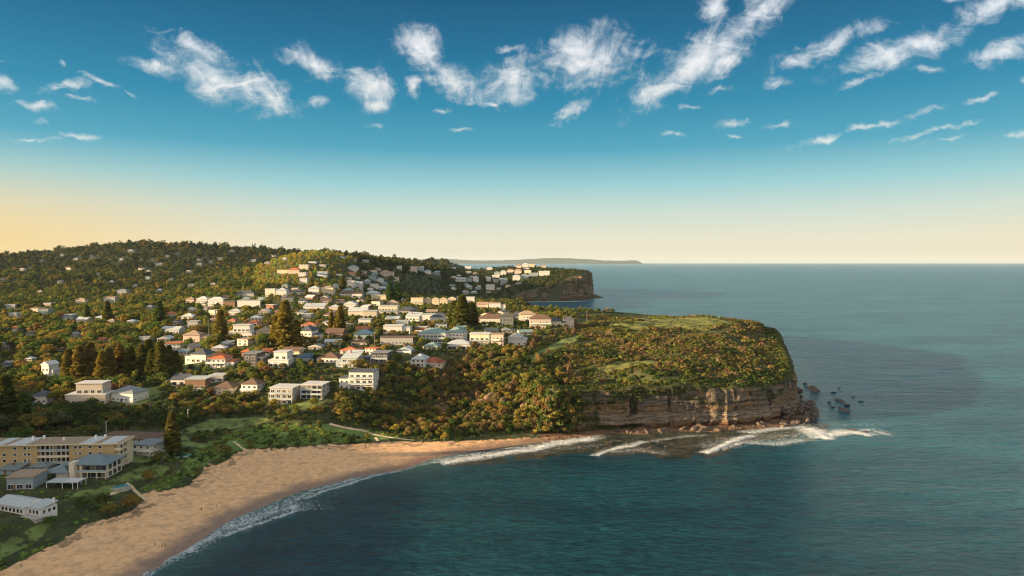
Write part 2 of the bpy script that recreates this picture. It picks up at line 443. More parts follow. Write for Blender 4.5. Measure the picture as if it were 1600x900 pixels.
def terrain_sheet():
    d0 = np.r_[np.exp(np.arange(math.log(60), math.log(230), 0.02)), np.exp(np.arange(math.log(230), math.log(1100), 0.0042)), np.exp(np.arange(math.log(1100), math.log(7200), 0.011))]
    us = np.r_[np.arange(-3.2, -0.9, 0.04), np.arange(-0.9, 0.52, 0.0034)]
    Y2, U2 = np.meshgrid(d0, us, indexing='ij')
    X2 = U2 * Y2
    h = height(X2, Y2)
    x, y, hh = X2.ravel(), Y2.ravel(), h.ravel()
    sand, lawn, top = ground_mats(x, y, hh)
    dC = poly_dist(COAST, x, y, True)
    n1 = fbm(x / 6, y / 6, 4)[:, None]; n2 = fbm(x / 40, y / 40, 3)[:, None]
    col = np.array([0.036, 0.046, 0.020]) * (1 + 1.0 * n1) + np.array([0.020, 0.012, 0.004]) * np.clip(n2 * 3, 0, 1)
    pxg, pyg = project(x, y, np.maximum(hh, 0)); gsm = (in_poly(GREEN_SCRUB, pxg, pyg) & (hh < 12))[:, None]
    col = np.where(gsm, np.array([0.095, 0.145, 0.045]) * (1 + .6 * n1), col)
    sandc = np.array([0.550, 0.340, 0.190]) * (1 + 0.14 * n1)
    wet = sstep(15, 3, dC + n1[:, 0] * 8)[:, None]
    sandc = sandc * (1 - wet) + np.array([0.225, 0.135, 0.088]) * wet
    n3 = fbm(x / 2.2, y / 1.6, 3)
    edge = (poly_dist(SAND_EDGE, x, y) < 9 + 20 * n2[:, 0]) & (n3 + n1[:, 0] > 0.09)
    sandc = np.where(edge[:, None], np.array([0.26, 0.175, 0.105]), sandc)
    lawnc = np.array([0.105, 0.140, 0.045]) * (1 + 0.9 * n1)
    topc = np.array([0.135, 0.145, 0.040]) * (1 + 0.7 * n1)
    nn = fbm(x / 3.5, y / 3.5, 4)
    col = np.where((lawn & (nn > -.13))[:, None], lawnc, col)
    col = np.where((top & (nn > -.10))[:, None], topc, col)
    col = np.where(sand[:, None], sandc, col)
    shelf = in_poly(SHELF, x, y) & (~sand | (x > 60))
    rockc = np.array([0.11, 0.07, 0.045]) * (1 + 0.9 * n1)
    col = np.where(shelf[:, None], rockc, col)
    ok = np.clip(col, 0.004, 1)
    V = np.stack([x, y, hh], 1)
    F = grid_faces(*Y2.shape)
    keep = (hh[F].max(1) > -5.9)
    return mesh_np('terrain', V, F[keep], None, ok, True, {'wet': wet[:, 0] * sand})
M = {}
def new_mat(name):
    m = bpy.data.materials.new(name); m.use_nodes = True
    T = NT(m.node_tree)
    out = T.n('ShaderNodeOutputMaterial')
    return m, T, out
def principled(T, out, **kw):
    b = T.n('ShaderNodeBsdfPrincipled')
    for k, val in kw.items():
        T.put(b.inputs[k], val)
    T.link(b.outputs[0], out.inputs[0])
    return b
m, T, out = new_mat('ground')
att = T.n('ShaderNodeAttribute', attribute_name='tint').outputs[0]
pos = T.n('ShaderNodeNewGeometry').outputs['Position']
n1 = T.noise(pos, 0.35, 6, 0.65)
n2 = T.noise(pos, 2.2, 4, 0.6)
f = T.math('ADD', T.math('MULTIPLY', n1, 1.1), T.math('MULTIPLY', n2, 0.7))
c = T.vec('MULTIPLY', att, T.ramp(f, [(0.55, (0.62, 0.62, 0.62)), (1.25, (1.38, 1.36, 1.30))]))
bmp = T.n('ShaderNodeBump'); bmp.inputs['Strength'].default_value = 0.7; bmp.inputs['Distance'].default_value = 0.5
T.link(f, bmp.inputs['Height'])
wt = T.n('ShaderNodeAttribute', attribute_name='wet').outputs['Fac']
principled(T, out, **{'Base Color': c, 'Roughness': T.math('SUBTRACT', 0.9, T.math('MULTIPLY', wt, 0.62)), 'Specular IOR Level': T.math('ADD', 0.15, T.math('MULTIPLY', wt, 0.4)), 'Normal': bmp.outputs[0]})
M['ground'] = m
ter = terrain_sheet(); ter.materials.append(m)
link('terrain', ter, kind='structure')

# ---------------------------------------------------------------- cliffs: a curtain of ledges and cracks
m, T, out = new_mat('cliff_rock')
att = T.n('ShaderNodeAttribute', attribute_name='tint').outputs[0]
pos = T.n('ShaderNodeNewGeometry').outputs['Position']
st = T.noise(T.mapping(pos, scale=(0.05, 0.05, 1.5)), 1.0, 6, 0.7, 0.4)
cr = T.noise(T.mapping(pos, scale=(0.9, 0.9, 0.12)), 1.0, 5, 0.7, 0.5)
sp = T.noise(pos, 0.9, 5, 0.7)
f = T.math('ADD', T.math('MULTIPLY', st, 0.5), T.math('ADD', T.math('MULTIPLY', cr, 0.35), T.math('MULTIPLY', sp, 0.35)))
c = T.vec('MULTIPLY', att, T.ramp(f, [(0.42, (0.25, 0.25, 0.28)), (0.60, (0.95, 0.93, 0.9)), (0.78, (1.6, 1.5, 1.35))]))
bmp = T.n('ShaderNodeBump'); bmp.inputs['Strength'].default_value = 0.9; bmp.inputs['Distance'].default_value = 1.2
T.link(f, bmp.inputs['Height'])
principled(T, out, **{'Base Color': c, 'Roughness': 0.9, 'Specular IOR Level': 0.15, 'Normal': bmp.outputs[0]})
M['cliff'] = m
def cliff(path, step, rows, depth, name, green=0.35, inset=0.5, back=8.5):
    P = resample(path, step)
    tg = np.gradient(P, axis=0); tg /= np.linalg.norm(tg, axis=1)[:, None]
    nr = np.stack([tg[:, 1], -tg[:, 0]], 1)            # outward: to the sea side
    s = np.arange(len(P)) * step
    inn = P - nr * back
    rimz = tps(inn[:, 0], inn[:, 1]) + 0.3 + fbm(s / 14, s * 0 + 3, 4) * 3.4
    rimz = 2 + (rimz - 2) * sstep(-4, 30 if depth < 1 else 50, s)
    t = np.linspace(0, 1, rows)
    T2, S2 = np.meshgrid(t, s, indexing='ij')
    z = rimz[None, :] * (1 - T2) + (-1.5) * T2
    zr = z + fbm(S2 / 30, z * 0, 3) * 5
    big = fbm(S2 / 30, z / 60, 4) * 15.0
    crack = -np.abs(fbm(S2 / 9, z / 34 + 7, 3)) * 13 + 2.0
    q = zr / 3.1 + fbm(S2 / 25, z * 0 + 5, 2) * 2
    led = (np.round(q) - q) * 1.1 * (0.4 + 1.6 * vnoise(np.round(q) * 3.7, S2 / 18)) + fbm(zr / 1.9, S2 / 60, 4) * 5.0
    blocks = fbm(np.round(S2 / 3.5) * 1.7, np.round(zr / 3.1) * 2.3, 1) * 2.2
    small = fbm(S2 / 2.4, z / 2.2, 3) * 2.6
    cave = -7.0 * sstep(0.80, 0.86, T2) * sstep(0.97, 0.92, T2) * sstep(-.05, .18, fbm(S2 / 17, z * 0 + 21, 3))
    off = (big + crack + led + small + blocks + cave) * depth
    over = sstep(0.0, 0.12, T2)
    off = off * (0.3 + 0.7 * over) + 4.5 * depth * sstep(0.0, 1.0, T2) ** 0.8
    foot_w = sstep(0.86, 1.0, T2) * (5.0 + 5 * fbm(S2 / 12, z * 0 + 9, 3)) * depth
    off = off + foot_w
    off = off - 9 * depth * (1 - sstep(0, 50, S2))
    off[0] = -back; off[1] = np.minimum(off[1], -back * .55); off[2] = np.minimum(off[2], -back * .2)
    z[0] = rimz - 0.9; z[1] = rimz; z[2] = rimz - .2
    wobz = fbm(S2 / 9, S2 * 0 + T2 * 4, 3) * 1.0
    X3 = P[None, :, 0] + nr[None, :, 0] * (off - inset); Y3 = P[None, :, 1] + nr[None, :, 1] * (off - inset)
    V = np.stack([X3, Y3, z + wobz * over * sstep(1, .9, T2)], -1).reshape(-1, 3)
    x, zz, ss, tt = V[:, 0], z.ravel(), S2.ravel(), T2.ravel()
    h01 = np.clip(zz / max(rimz.mean(), 1), 0, 1.2)
    a = fbm(zr.ravel() / 1.7, ss / 80, 4)
    buff = np.array([0.235, 0.160, 0.098]); grey = np.array([0.150, 0.132, 0.112]); dark = np.array([0.040, 0.032, 0.027]); pale = np.array([0.31, 0.26, 0.21]); red = np.array([0.085, 0.040, 0.026])
    w = sstep(-0.1, 0.12, a + fbm(ss / 11, zz / 9, 3))[:, None]
    col = grey * (1 - w) + buff * w
    w = sstep(0.10, 0.22, fbm(ss / 5, zz / 18 + 4, 4))[:, None]; col = col * (1 - w) + dark * w
    w = (sstep(0.12, 0.18, h01) * sstep(0.36, 0.30, h01 + 0.12 * fbm(ss / 20, ss * 0, 3)))[:, None] * 0.75; col = col * (1 - w) + pale * w * (0.8 + .5 * fbm(ss / 3, zz / 1.5, 3))[:, None]
    w = sstep(0.12, 0.04, h01)[:, None]; col = col * (1 - w) + red * w
    gw = sstep(0.02, 0.12, fbm(ss / 16 + 30, zz / 8, 4) + (h01 - 0.75) * 0.9 * green / 0.35)[:, None] * 0.85
    left = sstep(95, 10, V[:, 0]) * sstep(600, 500, V[:, 1])
    gw = np.maximum(gw, 0.9 * sstep(-.02, .1, fbm(ss / 9 + 3, zz / 6, 4) + .28 * left - .1)[:, None] * (left > .02)[:, None])
    gw = np.maximum(gw, sstep(0.06, 0.03, tt)[:, None])
    col = col * (0.78 if name == 'cliff' else 0.75)
    col = col * (1 - gw) + np.array([0.040, 0.048, 0.016]) * gw
    return mesh_np(name, V, grid_faces(*T2.shape)[:, ::-1], M['cliff'], np.clip(col, 0.01, 1), False)
link('cliff', cliff(CLIFF, 0.5, 84, 0.46, 'cliff'), kind='structure')
link('cliff', cliff(CLIFF2, 3.5, 44, 1.5, 'cliff_far', green=0.10, inset=0.5, back=27), kind='structure')

# ---------------------------------------------------------------- the sea
TRACKS = [[(515, 663, 8), (545, 669, 7), (570, 674, 6), (590, 680, 4), (620, 685, 3.5), (650, 688, 3.3)], [(588, 684, 4), (592, 690, 3)], [(366, 690, 7), (376, 698, 5), (388, 706, 4), (394, 712, 3)], [(198, 756, 6), (208, 764, 5.5), (222, 776, 5), (232, 784, 4)], [(170, 773, 6), (185, 768, 6), (198, 762, 6)],
          [(230, 634, 17), (250, 632, 17.5), (262, 628, 18), (275, 618, 20), (285, 610, 21), (300, 606, 22)], [(196, 632, 17), (215, 632, 17), (230, 634, 17)]]
FOAM = [  # (line in picture px, half width m on shore side, half width on sea side, strength)
    ([(225, 899), (262, 876), (300, 856), (335, 838), (368, 820), (400, 809), (435, 798)], 8.0, 3.0, 0.80),
    ([(362, 822), (395, 806), (440, 790), (470, 776)], 7.0, 6.0, 0.62),
    ([(352, 838), (385, 822), (436, 809), (455, 800), (462, 790)], 1.6, 0.8, 0.95),
    ([(435, 797), (478, 772), (520, 757), (560, 747)], 3.5, 2.4, 0.75),
    ([(480, 778), (530, 760), (590, 742), (622, 736)], 1.3, 0.9, 0.9),
    ([(622, 735), (650, 726), (700, 716)], 2.4, 1.8, 0.7),
    ([(698, 723), (740, 717), (780, 710), (830, 702), (885, 692), (925, 686)], 4.5, 2.2, 1.0),
    ([(770, 706), (860, 702), (930, 696)], 4.0, 5.0, 0.52),
    ([(933, 712), (955, 704), (985, 697), (1003, 692)], 2.0, 0.9, 1.0),
    ([(960, 706), (1000, 704), (1030, 706)], 5.0, 4.0, 0.62),
    ([(1020, 690), (1060, 684), (1100, 680)], 2.2, 2.0, 0.66),
    ([(930, 690), (990, 688), (1050, 694)], 3.0, 3.0, 0.42),
    ([(1106, 709), (1122, 702), (1140, 693), (1160, 684), (1170, 682)], 2.2, 1.1, 1.1),
    ([(1130, 700), (1165, 692), (1210, 694), (1250, 690)], 7.0, 3.0, 0.78),
    ([(1175, 677), (1200, 671), (1232, 668), (1255, 668)], 4.0, 2.6, 0.90),
    ([(1200, 684), (1240, 680), (1280, 674)], 7.0, 6.0, 0.60),
    ([(1268, 672), (1282, 678), (1292, 686), (1300, 680), (1330, 676), (1352, 680)], 4.5, 2.2, 1.15),
    ([(1330, 674), (1365, 672), (1390, 680)], 3.0, 2.5, 0.8),
    ([(1270, 664), (1320, 664), (1380, 664)], 5.0, 5.0, 0.48),
    ([(1385, 662), (1430, 660), (1500, 662)], 1.6, 1.6, 0.34),
    ([(1245, 610), (1265, 616), (1275, 640), (1285, 655)], 4.0, 6.0, 0.55),
    ([(1262, 606), (1300, 616), (1345, 640), (1360, 655)], 3.0, 4.0, 0.42),
    ([(775, 472.5), (840, 471.5), (905, 471)], 9, 9, 0.9), ([(905, 470.5), (955, 467)], 8, 8, 0.55)]
REEF = [(690, 727), (760, 723), (850, 713), (930, 712), (1000, 714), (1080, 712), (1130, 703), (1200, 692), (1250, 684), (1285, 668), (1275, 640), (1240, 600), (1100, 640), (800, 680)]
def sea_sheet():
    d0 = np.r_[-3000, -400, np.arange(-60, 190, 30), np.exp(np.arange(math.log(200), math.log(720), 0.0034)), np.exp(np.arange(math.log(720), math.log(2400), 0.0075)), np.exp(np.arange(math.log(2400), math.log(40000), 0.05)), 40000]
    us = np.r_[-60, -20, -8, -4, np.arange(-2, -0.62, 0.08), np.arange(-0.62, 0.80, 0.0036), np.arange(0.8, 2, 0.08), 4, 8, 20, 60]
    Y2, U2 = np.meshgrid(d0, us, indexing='ij')
    X2 = np.clip(U2 * np.maximum(Y2, 60), -60000, 60000)
    x, y = X2.ravel(), Y2.ravel()
    foam = np.zeros(len(x)); shal = np.zeros(len(x))
    sel = (y > 190) & (y < 2600) & (np.abs(x / np.maximum(y, 1)) < 0.75)
    xs, ys = x[sel], y[sel]
    dC = poly_dist(COAST, xs, ys, True); ins = in_poly(COAST, xs, ys)
    wx = xs + fbm(xs / 12, ys / 12, 4) * 6; wy = ys + fbm(xs / 12 + 9, ys / 12, 4) * 6
    f = np.zeros(len(xs))
    for (ln, ws, wo, st) in FOAM:
        L = [P0(a, b) for a, b in ln]
        d = poly_dist(L, wx, wy)
        # which side of the line: y beyond the line's own y at that x = shore side (lines all run roughly across)
        Lx = np.array([p[0] for p in L]); Ly = np.array([p[1] for p in L]); o = np.argsort(Lx)
        shore = wy > np.interp(wx, Lx[o], Ly[o])
        w = np.where(shore, ws * 2.9, wo * 2.0)
        f = np.maximum(f, np.maximum(st * np.clip(1.15 - d / (w * .42), 0, 1), 0.92 * st * np.clip(1.1 - d / (w * 1.25), 0, 1) ** .7))
    foam[sel] = f
    s = sstep(26, 0, dC) * 0.8
    px, py = project(xs, ys, 0 * xs)
    j = fbm(xs / 14, ys / 14, 4)
    reef = in_poly(REEF, px + j * 60, py + j * 22) & (ys < 700)
    rr = np.where(reef, 1.0, 0.0)
    shal[sel] = s
    reefm = np.zeros(len(x)); reefm[sel] = rr
    offs = np.clip(sstep(60, 330, x) + sstep(560, 1000, y), 0, 1)
    V = np.stack([x, y, 0 * x], 1)
    # swell that steepens into little breakers along the strong foam lines
    V[sel, 2] = fbm(xs / 38, ys / 11, 3) * 0.5 * sstep(5, 60, dC) * ~ins + np.clip(f - 0.75, 0, 1) * 1.6
    return mesh_np('sea', V, grid_faces(*Y2.shape), None, None, True, {'foam': foam, 'shallow': shal, 'reef': reefm, 'offshore': offs})
m, T, out = new_mat('sea_water')
pos = T.n('ShaderNodeNewGeometry').outputs['Position']
foam = T.n('ShaderNodeAttribute', attribute_name='foam').outputs['Fac']
shal = T.n('ShaderNodeAttribute', attribute_name='shallow').outputs['Fac']
reef = T.n('ShaderNodeAttribute', attribute_name='reef').outputs['Fac']
w1 = T.noise(T.mapping(pos, scale=(0.10, 0.26, 0.2), rot=(0, 0, R(8))), 1.0, 8, 0.62, 0.4)
w2 = T.noise(T.mapping(pos, scale=(0.20, 0.46, 0.5), rot=(0, 0, R(-6))), 1.0, 3, 0.5, 0.8)
w3 = T.noise(T.mapping(pos, scale=(0.004, 0.014, 0.5)), 1.0, 4, 0.5, 0.6)
w4 = T.noise(T.mapping(pos, scale=(0.022, 0.07, 0.5), rot=(0, 0, R(10))), 1.0, 6, 0.6, 0.6)
w5 = T.noise(T.mapping(pos, scale=(0.55, 1.1, 0.5), rot=(0, 0, R(14))), 1.6, 3, 0.5, 0.4)
hgt = T.math('ADD', T.math('ADD', T.math('MULTIPLY', w1, 4.0), T.math('MULTIPLY', w2, 2.4)), T.math('ADD', T.math('MULTIPLY', w5, 0.55), T.math('MULTIPLY', w4, 5.0)))
bmp = T.n('ShaderNodeBump'); bmp.inputs['Strength'].default_value = 0.85; bmp.inputs['Distance'].default_value = 1.0
T.link(hgt, bmp.inputs['Height'])
off_ = T.n('ShaderNodeAttribute', attribute_name='offshore').outputs['Fac']
deep = T.mix(off_, (0.0055, 0.044, 0.064, 1), (0.012, 0.082, 0.118, 1))  # open water lightened in colour, standing in for the sky it reflects
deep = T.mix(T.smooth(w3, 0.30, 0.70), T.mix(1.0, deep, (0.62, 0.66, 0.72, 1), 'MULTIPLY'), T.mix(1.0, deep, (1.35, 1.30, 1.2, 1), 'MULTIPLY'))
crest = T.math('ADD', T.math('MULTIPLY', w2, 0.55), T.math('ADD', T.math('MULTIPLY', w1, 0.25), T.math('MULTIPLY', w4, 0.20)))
deep = T.vec('MULTIPLY', deep, T.ramp(crest, [(0.38, (0.55, 0.58, 0.62)), (0.50, (0.95, 0.97, 1.0)), (0.62, (1.55, 1.45, 1.38))]))  # wave light painted into the colour: lighter crests, darker troughs
wc = T.mix(T.math('MULTIPLY', shal, 0.7), deep, (0.05, 0.14, 0.13, 1))
rn = T.noise(pos, 0.12, 6, 0.65, 0.5)
rc = T.ramp(rn, [(0.40, (0.010, 0.016, 0.011)), (0.55, (0.045, 0.040, 0.020)), (0.68, (0.12, 0.085, 0.045))])
wc = T.mix(T.math('MULTIPLY', reef, 0.85), wc, rc)
fn = T.noise(pos, 0.62, 8, 0.74, 1.8)
fn2 = T.noise(T.mapping(pos, scale=(0.6, 1.4, 1)), 1.6, 5, 0.7, 0.8)
ft = T.math('ADD', foam, T.math('MULTIPLY', T.math('SUBTRACT', T.math('ADD', T.math('MULTIPLY', fn, 0.65), T.math('MULTIPLY', fn2, 0.35)), 0.5), 4.2))
fm = T.math('MULTIPLY', T.smooth(ft, 0.55, 1.0), T.smooth(foam, 0.02, 0.25))
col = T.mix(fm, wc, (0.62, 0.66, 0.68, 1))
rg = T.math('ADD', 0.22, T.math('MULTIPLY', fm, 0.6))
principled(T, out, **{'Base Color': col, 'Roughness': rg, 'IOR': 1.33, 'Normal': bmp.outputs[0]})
M['sea'] = m
sm = sea_sheet(); sm.materials.append(m)
link('sea', sm, kind='structure')

# ---------------------------------------------------------------- distant headland across the sea
def far_ridge(prof, d, thick, name):
    pr = np.array(prof, float)
    xs = np.linspace(pr[0, 0], pr[-1, 0], 220)
    top = np.interp(xs, pr[:, 0], pr[:, 1]) - fbm(xs / 9, xs * 0, 4) * 1.2
    rows = []
    for k, (f, dd) in enumerate([(0, -0.5), (0.45, -0.42), (0.8, -0.25), (1, 0), (0.8, .3), (0, .6)]):
        P = []
        for px, py in zip(xs, top):
            p = at_d(px, py, d); hh = max(p[2], 0.5) * f + (fbm(np.array([px / 4.0]), np.array([k * 3.3]), 3)[0] * 30 * f if 0 < f < 1 else 0)
            P.append((p[0], d + dd * thick, hh if f > 0 else -5))
        rows.append(P)
    V = np.array(rows).reshape(-1, 3)
    return mesh_np(name, V, grid_faces(6, len(xs)), M['ground'], np.tile([0.030, 0.038, 0.022], (len(V), 1)), True)
link('distant_hills', far_ridge([(560, 410), (600, 407), (640, 405.5), (690, 404), (730, 406.5), (780, 407), (830, 404.5), (870, 402.8), (910, 404.5), (945, 407), (975, 407.5), (985, 406.5), (994, 407), (998, 411.5)], 33000, 2500, 'distant_hills'), kind='structure')
link('distant_hills', far_ridge([(-700, 404), (-300, 400), (-60, 396), (0, 396), (60, 398), (120, 402), (300, 404)], 8500, 2000, 'distant_hills'), kind='structure')
# ================================================================ HOUSES
def jitter_mat(name, rgb, rough=0.8, spec=0.3, kind=None, amt=0.12):
    m, T, out = new_mat(name)
    pos = T.n('ShaderNodeTexCoord').outputs['Object']
    n = T.noise(pos, 0.9, 5, 0.65)
    c = T.mix(T.smooth(n, 0.3, 0.75), (rgb[0] * (1 - amt), rgb[1] * (1 - amt), rgb[2] * (1 - amt * 1.1), 1), (min(rgb[0] * (1 + amt), .95), min(rgb[1] * (1 + amt), .95), min(rgb[2] * (1 + amt), .95), 1))
    kw = {'Base Color': c, 'Roughness': rough, 'Specular IOR Level': spec}
    if kind in ('tile', 'metal', 'board'):
        sep = T.n('ShaderNodeSeparateXYZ'); T.link(pos, sep.inputs[0])
        ax = {'tile': sep.outputs[1], 'metal': sep.outputs[0], 'board': sep.outputs[2]}[kind]
        per = {'tile': 2.4, 'metal': 1.6, 'board': 4.0}[kind]
        w = T.math('PINGPONG', T.math('MULTIPLY', ax, per), 0.5)
        kw['Base Color'] = T.mix(T.smooth(w, 0.12, 0.0), c, (rgb[0] * .6, rgb[1] * .6, rgb[2] * .6, 1))
    principled(T, out, **kw)
    return m
WALL = {'white': (0.60, 0.585, 0.56), 'cream': (0.62, 0.55, 0.43), 'grey': (0.33, 0.33, 0.33), 'beige': (0.46, 0.41, 0.34), 'brown': (0.20, 0.12, 0.075), 'blue-grey': (0.25, 0.31, 0.34),
        'charcoal': (0.06, 0.065, 0.075), 'pink': (0.58, 0.47, 0.40), 'ochre': (0.42, 0.31, 0.16), 'brick': (0.26, 0.12, 0.075), 'yellow': (0.62, 0.53, 0.36)}
ROOF = {'grey': ((0.20, 0.215, 0.23), 'metal'), 'white': ((0.54, 0.54, 0.54), 'metal'), 'brown': ((0.14, 0.085, 0.060), 'tile'), 'orange': ((0.42, 0.13, 0.055), 'tile'), 'red': ((0.33, 0.095, 0.055), 'tile'),
        'slate': ((0.06, 0.075, 0.095), 'tile'), 'blue': ((0.05, 0.10, 0.16), 'metal'), 'pale': ((0.42, 0.46, 0.47), 'metal'), 'green': ((0.20, 0.29, 0.28), 'metal'), 'tan': ((0.33, 0.24, 0.17), 'tile'), 'bluegrey': ((0.15, 0.20, 0.225), 'metal')}
WM = {k: jitter_mat('wall_' + k, v) for k, v in WALL.items()}
RM = {k: jitter_mat('roof_' + k, v[0], 0.55 if v[1] == 'metal' else 0.85, 0.4, v[1]) for k, v in ROOF.items()}
TRIM = jitter_mat('white_trim', (0.74, 0.73, 0.70), 0.6)
DARKM = jitter_mat('dark_trim', (0.05, 0.05, 0.055), 0.6)
WOODM = jitter_mat('timber', (0.22, 0.12, 0.06), 0.8, 0.2, 'board')
CONC = jitter_mat('concrete', (0.34, 0.33, 0.31), 0.9)
m, T, out = new_mat('window_glass')
oi = T.n('ShaderNodeObjectInfo').outputs['Random']
principled(T, out, **{'Base Color': T.ramp(oi, [(0.0, (0.012, 0.016, 0.020)), (0.6, (0.03, 0.04, 0.05)), (0.85, (0.10, 0.10, 0.10)), (1.0, (0.22, 0.20, 0.17))]), 'Roughness': 0.08, 'IOR': 1.5})
GLASS = m
m, T, out = new_mat('railing_glass')
principled(T, out, **{'Base Color': (0.30, 0.38, 0.40, 1), 'Roughness': 0.15, 'IOR': 1.5})
RAILG = m

class MB:
    def __init__(self): self.v = []; self.f = []; self.mi = []
    def quad(self, a, b, c, d, mi=0):
        n = len(self.v); self.v += [a, b, c, d]; self.f.append((n, n + 1, n + 2, n + 3)); self.mi.append(mi)
    def tri(self, a, b, c, mi=0):
        n = len(self.v); self.v += [a, b, c]; self.f.append((n, n + 1, n + 2)); self.mi.append(mi)
    def box(self, x0, x1, y0, y1, z0, z1, mi=0):
        n = len(self.v)
        self.v += [(x0, y0, z0), (x1, y0, z0), (x1, y1, z0), (x0, y1, z0), (x0, y0, z1), (x1, y0, z1), (x1, y1, z1), (x0, y1, z1)]
        for q in ((0, 3, 2, 1), (4, 5, 6, 7), (0, 1, 5, 4), (1, 2, 6, 5), (2, 3, 7, 6), (3, 0, 4, 7)):
            self.f.append(tuple(n + k for k in q)); self.mi.append(mi)
        return self
    def prism(self, pts, z0, z1, mi=0):
        n = len(pts); b = len(self.v)
        self.v += [(p[0], p[1], z0) for p in pts] + [(p[0], p[1], z1) for p in pts]
        for i in range(n):
            j = (i + 1) % n
            self.f.append((b + i, b + j, b + n + j, b + n + i)); self.mi.append(mi)
        self.f.append(tuple(b + n + i for i in range(n))); self.mi.append(mi)
        self.f.append(tuple(b + i for i in reversed(range(n)))); self.mi.append(mi)
    def tube(self, pts, rads, seg=6, mi=0):
        rings = []
        for i, p in enumerate(pts):
            p = Vector(p); q = Vector(pts[min(i + 1, len(pts) - 1)]) - Vector(pts[max(i - 1, 0)])
            a = q.orthogonal().normalized(); b_ = q.cross(a).normalized()
            n = len(self.v)
            for k in range(seg):
                t = 2 * math.pi * k / seg
                self.v.append(tuple(p + (a * math.cos(t) + b_ * math.sin(t)) * rads[i]))
            rings.append(n)
        for r0, r1 in zip(rings, rings[1:]):
            for k in range(seg):
                k2 = (k + 1) % seg
                self.f.append((r0 + k, r0 + k2, r1 + k2, r1 + k)); self.mi.append(mi)
        self.f.append(tuple(rings[-1] + k for k in range(seg))); self.mi.append(mi)
        self.f.append(tuple(rings[0] + k for k in reversed(range(seg)))); self.mi.append(mi)
    def mesh(self, name, *mats):
        me = bpy.data.meshes.new(name); me.from_pydata(self.v, [], self.f)
        for mm in mats: me.materials.append(mm)
        if len(mats) > 1: me.polygons.foreach_set('material_index', self.mi)
        me.update()
        return me
    def build(self, name, parent, *mats):
        return link(name, self.mesh(name, *mats), parent)

def roof_mb(kind, x0, x1, y0, y1, z, rise, ov=0.55):
    mb = MB(); x0 -= ov; x1 += ov; y0 -= ov; y1 += ov; t = 0.28
    cx, cyy = (x0 + x1) / 2, (y0 + y1) / 2
    if kind == 'flat':
        mb.box(x0, x1, y0, y1, z + .003, z + 0.38)
    elif kind == 'skillion':
        lo, hi = z, z + rise
        b = [(x0, y0, lo), (x1, y0, lo), (x1, y1, hi), (x0, y1, hi)]
        tp = [(a, b_, c + t) for a, b_, c in b]
        mb.v += b + tp
        for q in ((0, 3, 2, 1), (4, 5, 6, 7), (0, 1, 5, 4), (1, 2, 6, 5), (2, 3, 7, 6), (3, 0, 4, 7)): mb.f.append(q); mb.mi.append(0)
    else:
        mb.box(x0, x1, y0, y1, z + .003, z + t)
        z = z + t
        if kind == 'hip':
            if x1 - x0 >= y1 - y0:
                r = (y1 - y0) / 2; a, b = (x0 + r, cyy, z + rise), (x1 - r, cyy, z + rise)
            else:
                r = (x1 - x0) / 2; a, b = (cx, y0 + r, z + rise), (cx, y1 - r, z + rise)
            A, B, Cc, Dd = (x0, y0, z), (x1, y0, z), (x1, y1, z), (x0, y1, z)
            if x1 - x0 >= y1 - y0:
                mb.quad(A, B, b, a); mb.tri(B, Cc, b); mb.quad(Cc, Dd, a, b); mb.tri(Dd, A, a)
            else:
                mb.tri(A, B, a); mb.quad(B, Cc, b, a); mb.tri(Cc, Dd, b); mb.quad(Dd, A, a, b)
        elif kind == 'gable':
            a, b = (x0, cyy, z + rise), (x1, cyy, z + rise)
            mb.quad((x0, y0, z), (x1, y0, z), b, a); mb.quad((x1, y1, z), (x0, y1, z), a, b)
            mb.tri((x1, y0, z), (x1, y1, z), b, 1); mb.tri((x0, y1, z), (x0, y0, z), a, 1)
        else:   # gable end to the front
            a, b = (cx, y0, z + rise), (cx, y1, z + rise)
            mb.quad((x1, y0, z), (x1, y1, z), b, a); mb.quad((x0, y1, z), (x0, y0, z), a, b)
            mb.tri((x0, y0, z), (x1, y0, z), a, 1); mb.tri((x1, y1, z), (x0, y1, z), b, 1)
    return mb

_wc = {}
def window(parent, x, y, z, w, h, face='f', lod=0, trim=None):
    """frame proud of the wall by 6 cm, pane set inside it"""
    trim = trim or TRIM
    key = (round(w, 1), round(h, 1), lod, trim.name)
    if key not in _wc:
        w_, h_ = key[0], key[1]; fw = 0.12
        fr = MB(); fr.box(-w_ / 2, w_ / 2, -0.07, 0, 0, fw); fr.box(-w_ / 2, w_ / 2, -0.07, 0, h_ - fw, h_)
        fr.box(-w_ / 2, -w_ / 2 + fw, -0.07, 0, fw, h_ - fw); fr.box(w_ / 2 - fw, w_ / 2, -0.07, 0, fw, h_ - fw)
        if w_ > 1.9:
            fr.box(-0.05, 0.05, -0.065, 0, fw, h_ - fw)
        if lod == 0:
            pn = MB(); pn.box(-w_ / 2 + fw, w_ / 2 - fw, -0.03, 0, fw, h_ - fw)
            _wc[key] = (fr.mesh('window', trim), pn.mesh('pane', GLASS))
        else:
            fr.box(-w_ / 2 + fw, w_ / 2 - fw, -0.03, 0, fw, h_ - fw, 1)
            _wc[key] = (fr.mesh('window', trim, GLASS), None)
    a, b = _wc[key]
    o = link('window', a, parent); o.location = (x, y, z)
    o.rotation_euler = (0, 0, {'f': 0, 'r': math.pi / 2, 'l': -math.pi / 2}[face])
    if b: link('pane', b, o)
    return o
